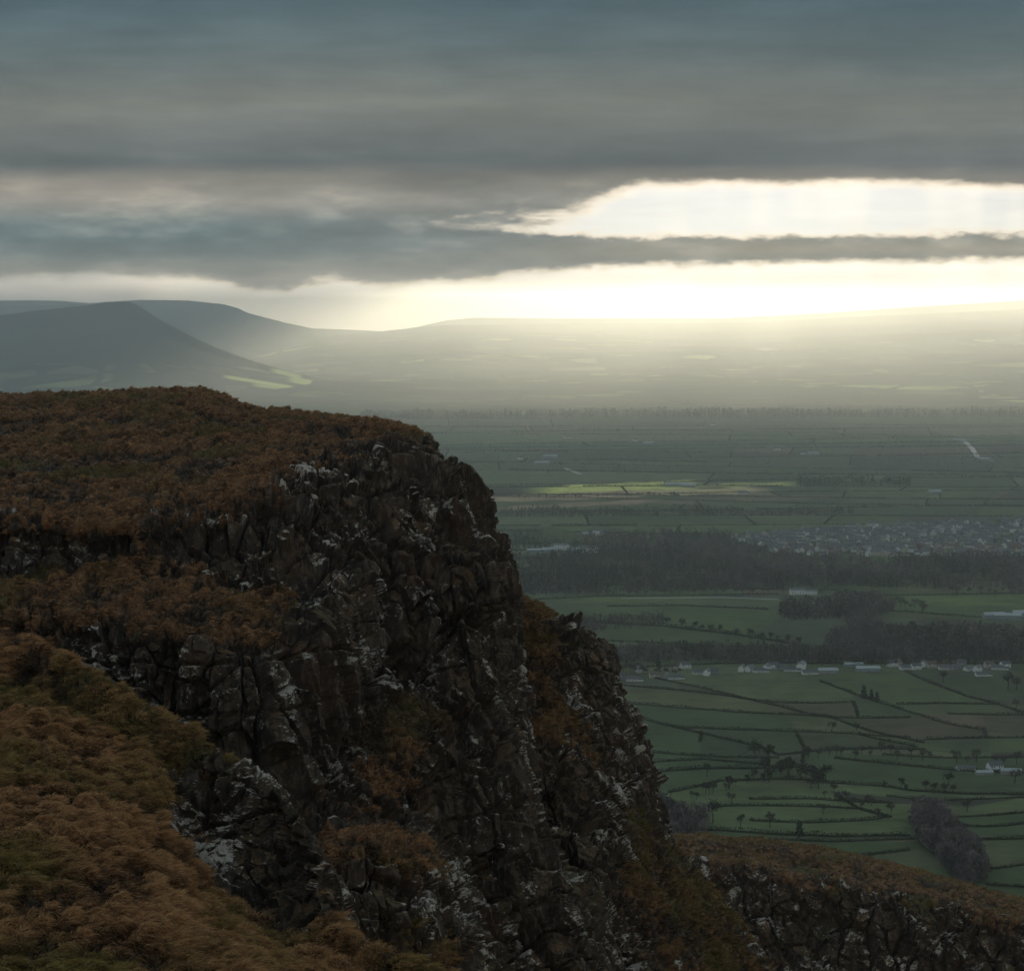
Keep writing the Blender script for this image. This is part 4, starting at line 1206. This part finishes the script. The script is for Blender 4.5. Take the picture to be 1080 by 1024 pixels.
# ------------------------------------------------------------------ buildings
M_white = simple_mat('whitewash', (.80, .79, .76), .85, .12, .5)
M_cream = simple_mat('cream_render', (.52, .48, .40), .85, .15, .5)
M_grey = simple_mat('grey_render', (.30, .30, .29), .9, .2, .5)
M_brick = simple_mat('brick', (.26, .15, .11), .9, .2, 1.0)
M_slate = simple_mat('slate_roof', (.060, .064, .072), .5, .3, .3, .4)
M_tile = simple_mat('brown_tile_roof', (.12, .085, .07), .8, .25, .8)
M_tin = simple_mat('pale_metal_roof', (.24, .28, .28), .6, .12, .3)
M_glass = simple_mat('window_glass', (.03, .035, .04), .15, .1, 1)
M_door = simple_mat('painted_door', (.07, .05, .04), .6, .2, 1)
def box(x0, x1, y0, y1, z0, z1):
    V = [(x0, y0, z0), (x1, y0, z0), (x1, y1, z0), (x0, y1, z0), (x0, y0, z1), (x1, y0, z1), (x1, y1, z1), (x0, y1, z1)]
    return np.array(V, float), np.array([[0, 3, 2, 1], [4, 5, 6, 7], [0, 1, 5, 4], [1, 2, 6, 5], [2, 3, 7, 6], [3, 0, 4, 7]])
def walls(L, Wd, h, g):
    V = np.array([(-L / 2, -Wd / 2, 0), (L / 2, -Wd / 2, 0), (L / 2, Wd / 2, 0), (-L / 2, Wd / 2, 0),
                  (-L / 2, -Wd / 2, h), (L / 2, -Wd / 2, h), (L / 2, Wd / 2, h), (-L / 2, Wd / 2, h), (-L / 2, 0, h + g), (L / 2, 0, h + g)], float)
    return V, [np.array([[0, 1, 5, 4], [2, 3, 7, 6]]), np.array([[1, 2, 6, 9, 5], [3, 0, 4, 8, 7]])]
def roof(L, Wd, h, g, ov=.35, t=.22):
    s = g / (Wd / 2); y = Wd / 2 + ov; x = L / 2 + ov; zo = .04
    pr = [(-y, h - s * ov), (0, h + g), (y, h - s * ov), (y, h - s * ov + t), (0, h + g + t * 1.2), (-y, h - s * ov + t)]
    V = np.array([(-x, a, b + zo) for a, b in pr] + [(x, a, b + zo) for a, b in pr], float)
    Fc = [np.array([[i, (i + 1) % 6, 6 + (i + 1) % 6, 6 + i] for i in range(6)]), np.array([[0, 5, 4, 1], [1, 4, 3, 2], [6, 7, 10, 11], [7, 8, 9, 10]])]
    return V, np.concatenate(Fc)
def house_proto(L, Wd, h, g, wm, rm_, storeys, chim=2, annex=False):
    ms = {}
    V, Fc = walls(L, Wd, h, g)
    if annex:
        V2, F2 = walls(L * .42, Wd * .7, h * .72, g * .7)
        V2 = V2 + np.array([L * .70, 0, 0]); F2 = [f + len(V) for f in F2]
        V = np.concatenate([V, V2]); Fc = Fc + F2
    out = [('wall', V, Fc, wm, None)]
    V, Fc = roof(L, Wd, h, g)
    if annex:
        V2, F2 = roof(L * .42, Wd * .7, h * .72, g * .7); V2 = V2 + np.array([L * .70 + .4, 0, 0])
        Fc = np.concatenate([Fc, F2 + len(V)]); V = np.concatenate([V, V2])
    out.append(('roof', V, Fc, rm_, None))
    for c in range(chim):
        x = (-1 if c == 0 else 1) * (L / 2 - .7)
        V, Fc = box(x - .45, x + .45, -.4, .4, h + g - .6, h + g + 1.15); out.append(('chimney', V, Fc, M_brick, 'roof'))
    V, Fc = box(-.5, .5, -Wd / 2 - .06, -Wd / 2 + .1, 0, 2.1); out.append(('door', V, Fc, M_door, None))
    for st in range(storeys):
        for x in (-L * .36, -L * .18, L * .18, L * .36):
            V, Fc = box(x - .55, x + .55, -Wd / 2 - .05, -Wd / 2 + .1, .9 + st * 2.7, 2.2 + st * 2.7); out.append(('window', V, Fc, M_glass, None))
    return [(nm, mesh_from(nm, V, Fc, m, link=False).data, par) for nm, V, Fc, m, par in out]
HP = {
 'white': house_proto(13, 7, 5.4, 3.0, M_white, M_slate, 2),
 'bungalow': house_proto(15, 8, 2.9, 2.8, M_white, M_slate, 1, 1, True),
 'grey': house_proto(11, 7, 5.2, 3.0, M_grey, M_slate, 2, 1),
 'cream': house_proto(12, 7.5, 5.2, 3.2, M_cream, M_tile, 2),
 'barn': house_proto(26, 12, 4.6, 2.6, M_grey, M_tin, 0, 0),
 'shed': house_proto(32, 13, 5.0, 2.2, M_tin, M_tin, 0, 0),
 'hall': house_proto(24, 10, 7.5, 2.5, M_white, M_slate, 2, 2),
}
def building(kind, px, py, rz, label, cat='house', group=None, s=1.0, name='house', parts=True):
    g = onground(px, py)
    g[2] = .26
    o = empty(name, g, rz); o.scale = (s, s, s)
    ob = {}
    for nm, me, par in HP[kind]:
        c = bpy.data.objects.new(nm, me); COL.objects.link(c)
        c.parent = ob[par] if par else o
        ob.setdefault(nm, c)
    tag(o, label, cat, group)
    return o
VIL = [
 (654, 716, 'grey', .2, 'grey house at the far left of the village'), (667, 718, 'bungalow', -.1, 'low house in front of the leftmost grey one'),
 (676, 709, 'white', .5, 'white house behind the left hand trees of the village'), (690, 715, 'cream', .1, 'cream house in the middle of the left group'),
 (702, 716, 'grey', 1.3, 'grey house turned end on in the left group'), (711, 716, 'bungalow', 0, 'low white house at the right of the left group'),
 (712, 706, 'cream', -.3, 'cream house on the back row left of the white gables'), (723, 705, 'white', .4, 'white house on the back row above the field corner'),
 (737, 711, 'bungalow', .1, 'low white house at the corner where the slanting hedge starts'), (746, 712, 'white', 1.2, 'white gable end just right of the corner bungalow'),
 (753, 711, 'grey', .1, 'small grey house next to the corner gable'), (782, 708, 'white', 1.3, 'bright white gable left of the central pair'),
 (791, 708, 'white', .9, 'tallest bright white gable of the village centre'), (800, 709, 'bungalow', .1, 'long low white house right of the tallest gable'),
 (808, 707, 'white', 1.2, 'white gable closing the central row'), (815, 705, 'white', .2, 'white house behind the central row'),
 (823, 707, 'grey', .1, 'grey fronted house right of the central row'), (833, 708, 'bungalow', -.1, 'low white house below the church like roof'),
 (845, 706, 'hall', 1.3, 'tall narrow grey hall among the houses'), (852, 711, 'bungalow', .2, 'low pale house in front of the tall hall'),
 (941, 703, 'white', .3, 'white house right of the long sheds'), (948, 702, 'cream', 1.1, 'cream gable behind the first white house right of the sheds'),
 (955, 706, 'bungalow', .2, 'low house on the field side right of the sheds'), (966, 706, 'white', .3, 'white house at the start of the right hand row'),
 (974, 703, 'white', 1.2, 'white gable on the back of the right hand row'), (982, 704, 'cream', .2, 'cream house in the right hand row by the slanting hedge'),
 (996, 706, 'bungalow', .1, 'long low white house in the right hand row'), (1008, 707, 'grey', .2, 'grey house in the right hand row'),
 (1014, 702, 'grey', .1, 'dark roofed house on the back row at right'), (1022, 707, 'bungalow', .6, 'low house turned to the road at right'),
 (1031, 708, 'white', .9, 'bright white gable of the right hand row'), (1035, 713, 'bungalow', .1, 'white bungalow nearest the fields at right'),
 (1043, 704, 'cream', .2, 'cream house near the right end of the row'), (1052, 706, 'bungalow', -.2, 'low house near the right end of the row'),
 (1060, 704, 'white', .4, 'last white house at the right end of the village'),
]
for px, py, k, rz, lab in VIL:
    building(k, px, py, rz, lab, 'house', 'houses of the village', .78)
building('shed', 915, 708, .05, 'long pale green shed at the middle of the village', 'shed', s=.75, name='shed')
building('shed', 900, 703, .08, 'bluish roofed shed behind the long pale green one', 'shed', s=.6, name='shed')
building('barn', 873, 710, .03, 'long dark walled barn left of the green shed', 'barn', s=.75, name='barn')
building('barn', 1048, 652, .15, 'left low roofed barn of the farm in the right hand pasture', 'barn', s=1.0, name='barn')
building('shed', 1062, 653, -.1, 'pale roofed shed in the middle of the pasture farm', 'shed', s=1.0, name='shed')
building('barn', 1078, 650, .2, 'barn at the right of the pasture farm, cut by the frame', 'barn', s=1.0, name='barn')
building('white', 1049, 813, .3, 'white farmhouse in the near farm yard', 'house', s=.9)
building('barn', 1038, 817, .1, 'low barn left of the near white farmhouse', 'barn', s=.5, name='barn')
building('barn', 1066, 816, -.1, 'dark barn right of the near white farmhouse', 'barn', s=.6, name='barn')
building('bungalow', 1016, 812, .2, 'small outbuilding at the left of the near farm', 'house', s=.7)
building('hall', 841, 627, .05, 'pale hall catching light beside the square plantation', 'hall', s=.8, name='hall')
building('hall', 855, 627, -.05, 'second pale wing of the hall beside the plantation', 'hall', s=.65, name='hall')
building('white', 1053, 666, .4, 'lone white house within the dark belt at right', 'house', s=.7)
for i, (px, py, k, s_, lab) in enumerate([
 (566, 583, 'shed', .9, 'largest white shed of the works at the left of the wood'), (580, 582, 'barn', .9, 'white shed second from the left at the works'),
 (592, 580, 'hall', 1.0, 'taller pale shed in the middle of the works'), (611, 582, 'barn', .9, 'pale shed right of the middle of the works'),
 (622, 583, 'hall', 1.0, 'pale block at the right end of the works'), (621, 565, 'barn', .8, 'left one of two pale sheds behind the works'),
 (632, 564, 'hall', .9, 'right one of two pale sheds behind the works')]):
    building(k, px, py, rg.uniform(-.2, .2), lab, 'shed', s=s_, name='shed')
FAR = [(548, 485, 'left of the far white farm buildings'), (571, 490, 'white farm beside the pale lane at left'), (710, 513, 'reddish farm at the end of the lime field'),
       (718, 513, 'second farm building at the end of the lime field'), (726, 514, 'third farm building at the end of the lime field'), (783, 521, 'farm below the stubble strip'),
       (820, 475, 'left white building of the far pair in the centre'), (848, 479, 'long white building of the far pair in the centre'), (857, 480, 'small white house beside the long far one'),
       (670, 466, 'white house in the haze above the lime field'), (684, 469, 'pale shed in the haze above the lime field'), (598, 462, 'pale farm in the haze at left'),
       (1012, 466, 'house at the top of the winding road'), (1038, 486, 'house at the bottom of the winding road'), (985, 521, 'farm right of the dark tree line'),
       (580, 483, 'pale roof behind the white farm at left'), (752, 449, 'tiny white house under the farthest tree line')]
for px, py, lab in FAR:
    building(['white', 'barn', 'bungalow', 'shed'][int(rg.integers(0, 4))], px, py, rg.uniform(-.4, .4), lab, 'farmhouse', s=1.15, name='farmhouse')

# the town: small houses, wall and roof only
def town_house(wm, rm_, L=11, Wd=7, h=5, g=2.8):
    V, Fc = walls(L, Wd, h, g); V2, F2 = roof(L, Wd, h, g)
    F2 = F2 + len(V)
    a = mesh_from('town_house', np.concatenate([V, V2]), Fc + [F2], [wm, rm_], face_mat=[0] * 4 + [1] * len(F2), link=False)
    return a.data
TH = [town_house(M_white, M_slate), town_house(M_cream, M_tile), town_house(M_grey, M_slate), town_house(M_brick, M_tile), town_house(M_white, M_tile, 14, 8, 3, 2.6), town_house(M_cream, M_slate, 20, 9, 6, 3)]
pts = []
r = np.random.default_rng(77)
while len(pts) < 620:
    px, py = r.uniform(776, 1100), r.uniform(549, 588)
    top = np.interp(px, [776, 850, 900, 1000, 1100], [566, 562, 557, 553, 549]); bot = np.interp(px, [776, 820, 900, 1100], [570, 584, 587, 588])
    if top < py < bot: pts.append((px, py))
pts.sort(key=lambda p: -p[1])
def place(p):
    g = onground(p[0], p[1]); g[2] = .26
    street = round(g[1] / 45) * 45; g[1] = street + r.normal(0, 4)
    return g, (r.choice([0, 0, 1.57]) + r.normal(0, .12)), r.uniform(.85, 1.25)
tcount = {}
WALLN = ['white', 'cream', 'grey', 'brick', 'low white', 'long cream']
for p in pts[:200]:
    g, rz, s_ = place(p); k = int(r.choice(6, p=[.26, .2, .2, .12, .14, .08]))
    o = bpy.data.objects.new('town_house', TH[k]); COL.objects.link(o)
    o.location = g; o.rotation_euler = (0, 0, rz); o.scale = (s_,) * 3
    row_ = 'front' if p[1] > 580 else 'second' if p[1] > 574 else 'middle'
    sec = ['leftmost', 'left', 'inner left', 'centre left', 'centre', 'centre right', 'inner right', 'right', 'rightmost'][int(np.clip((p[0] - 776) / 36, 0, 8))]
    key = f'{WALLN[k]} town house, {row_} rows, {sec} part'
    tcount[key] = tcount.get(key, 0) + 1
    tag(o, key if tcount[key] == 1 else key + ', ' + ORD[min(tcount[key] - 1, 25)] + ' counting from the front', 'house', 'houses of the town')
VV, FF4, FF5, off, MM4, MM5 = [], [], [], 0, [], []
for p in pts[200:]:
    g, rz, s_ = place(p); L, Wd, h, gg = 11 * s_, 7 * s_, 5 * s_, 2.8 * s_
    V, Fc = walls(L, Wd, h, gg); V2, F2 = roof(L, Wd, h, gg)
    V = np.concatenate([V, V2]); c, s2 = math.cos(rz), math.sin(rz)
    V = np.stack([V[:, 0] * c - V[:, 1] * s2, V[:, 0] * s2 + V[:, 1] * c, V[:, 2]], 1) + g
    wmi = int(r.integers(0, 3))
    VV.append(V); FF4.append(Fc[0] + off); MM4 += [wmi] * 2; FF4.append(F2 + 10 + off); MM4 += [3] * len(F2)
    FF5.append(Fc[1] + off); MM5 += [wmi] * 2; off += len(V)
o = mesh_from('town', np.concatenate(VV), [np.concatenate(FF4), np.concatenate(FF5)], [M_white, M_cream, M_grey, M_slate], face_mat=MM4 + MM5)
tag(o, 'close packed roofs of the town behind its nearer rows', 'town', kind='stuff')

# pale roads on the plain
M_road = simple_mat('worn_road', (.34, .33, .31), .8, .15, .05)
def road(pts, w, label):
    P = np.array(pts, float)
    t = np.linspace(0, len(P) - 1, len(P) * 8)
    x = np.interp(t, np.arange(len(P)), P[:, 0]); y = np.interp(t, np.arange(len(P)), P[:, 1])
    g = onground(x, y, .6)
    d = np.gradient(g, axis=0); d /= np.linalg.norm(d, axis=1, keepdims=True)
    n_ = np.stack([-d[:, 1], d[:, 0], d[:, 2] * 0], 1)
    V = np.stack([g + n_ * w / 2, g - n_ * w / 2], 1)
    o = mesh_from('road', V.reshape(-1, 3), gridfaces(len(g), 2), M_road)
    tag(o, label, 'road', kind='structure')
road([(1016, 464), (1020, 468), (1026, 474), (1031, 482), (1046, 486)], 14, 'pale winding road in the haze at the right')
road([(596, 494), (602, 496), (612, 500)], 12, 'short bright lane on the far plain at left')
road([(655, 631), (760, 630), (820, 632), (900, 640), (940, 636)], 5, 'thin track along the pasture below the wood')
# ------------------------------------------------------------------ haze: one even body of air round everything
def build_haze():
    n = N('haze')
    p = n.n('VolumePrincipled')
    p.inputs['Color'].default_value = (.90, .95, .96, 1)
    p.inputs['Density'].default_value = HAZE
    p.inputs['Anisotropy'].default_value = .72
    n.link(p.outputs[0], n.out.inputs['Volume'])
    x, y0_, y1_, z0, z1 = 23600, -1700, 23900, -1.2, 610
    V = [(sx_ * x, y, z) for z in (z0, z1) for y in (y0_, y1_) for sx_ in (-1, 1)]
    Fc = np.array([[0, 2, 3, 1], [4, 5, 7, 6], [0, 1, 5, 4], [2, 6, 7, 3], [0, 4, 6, 2], [1, 3, 7, 5]])
    o = mesh_from('haze', V, Fc, n.m)
    tag(o, 'pale moist air thickening with distance', 'haze', kind='stuff')
HAZE = 8.0e-5
build_haze()
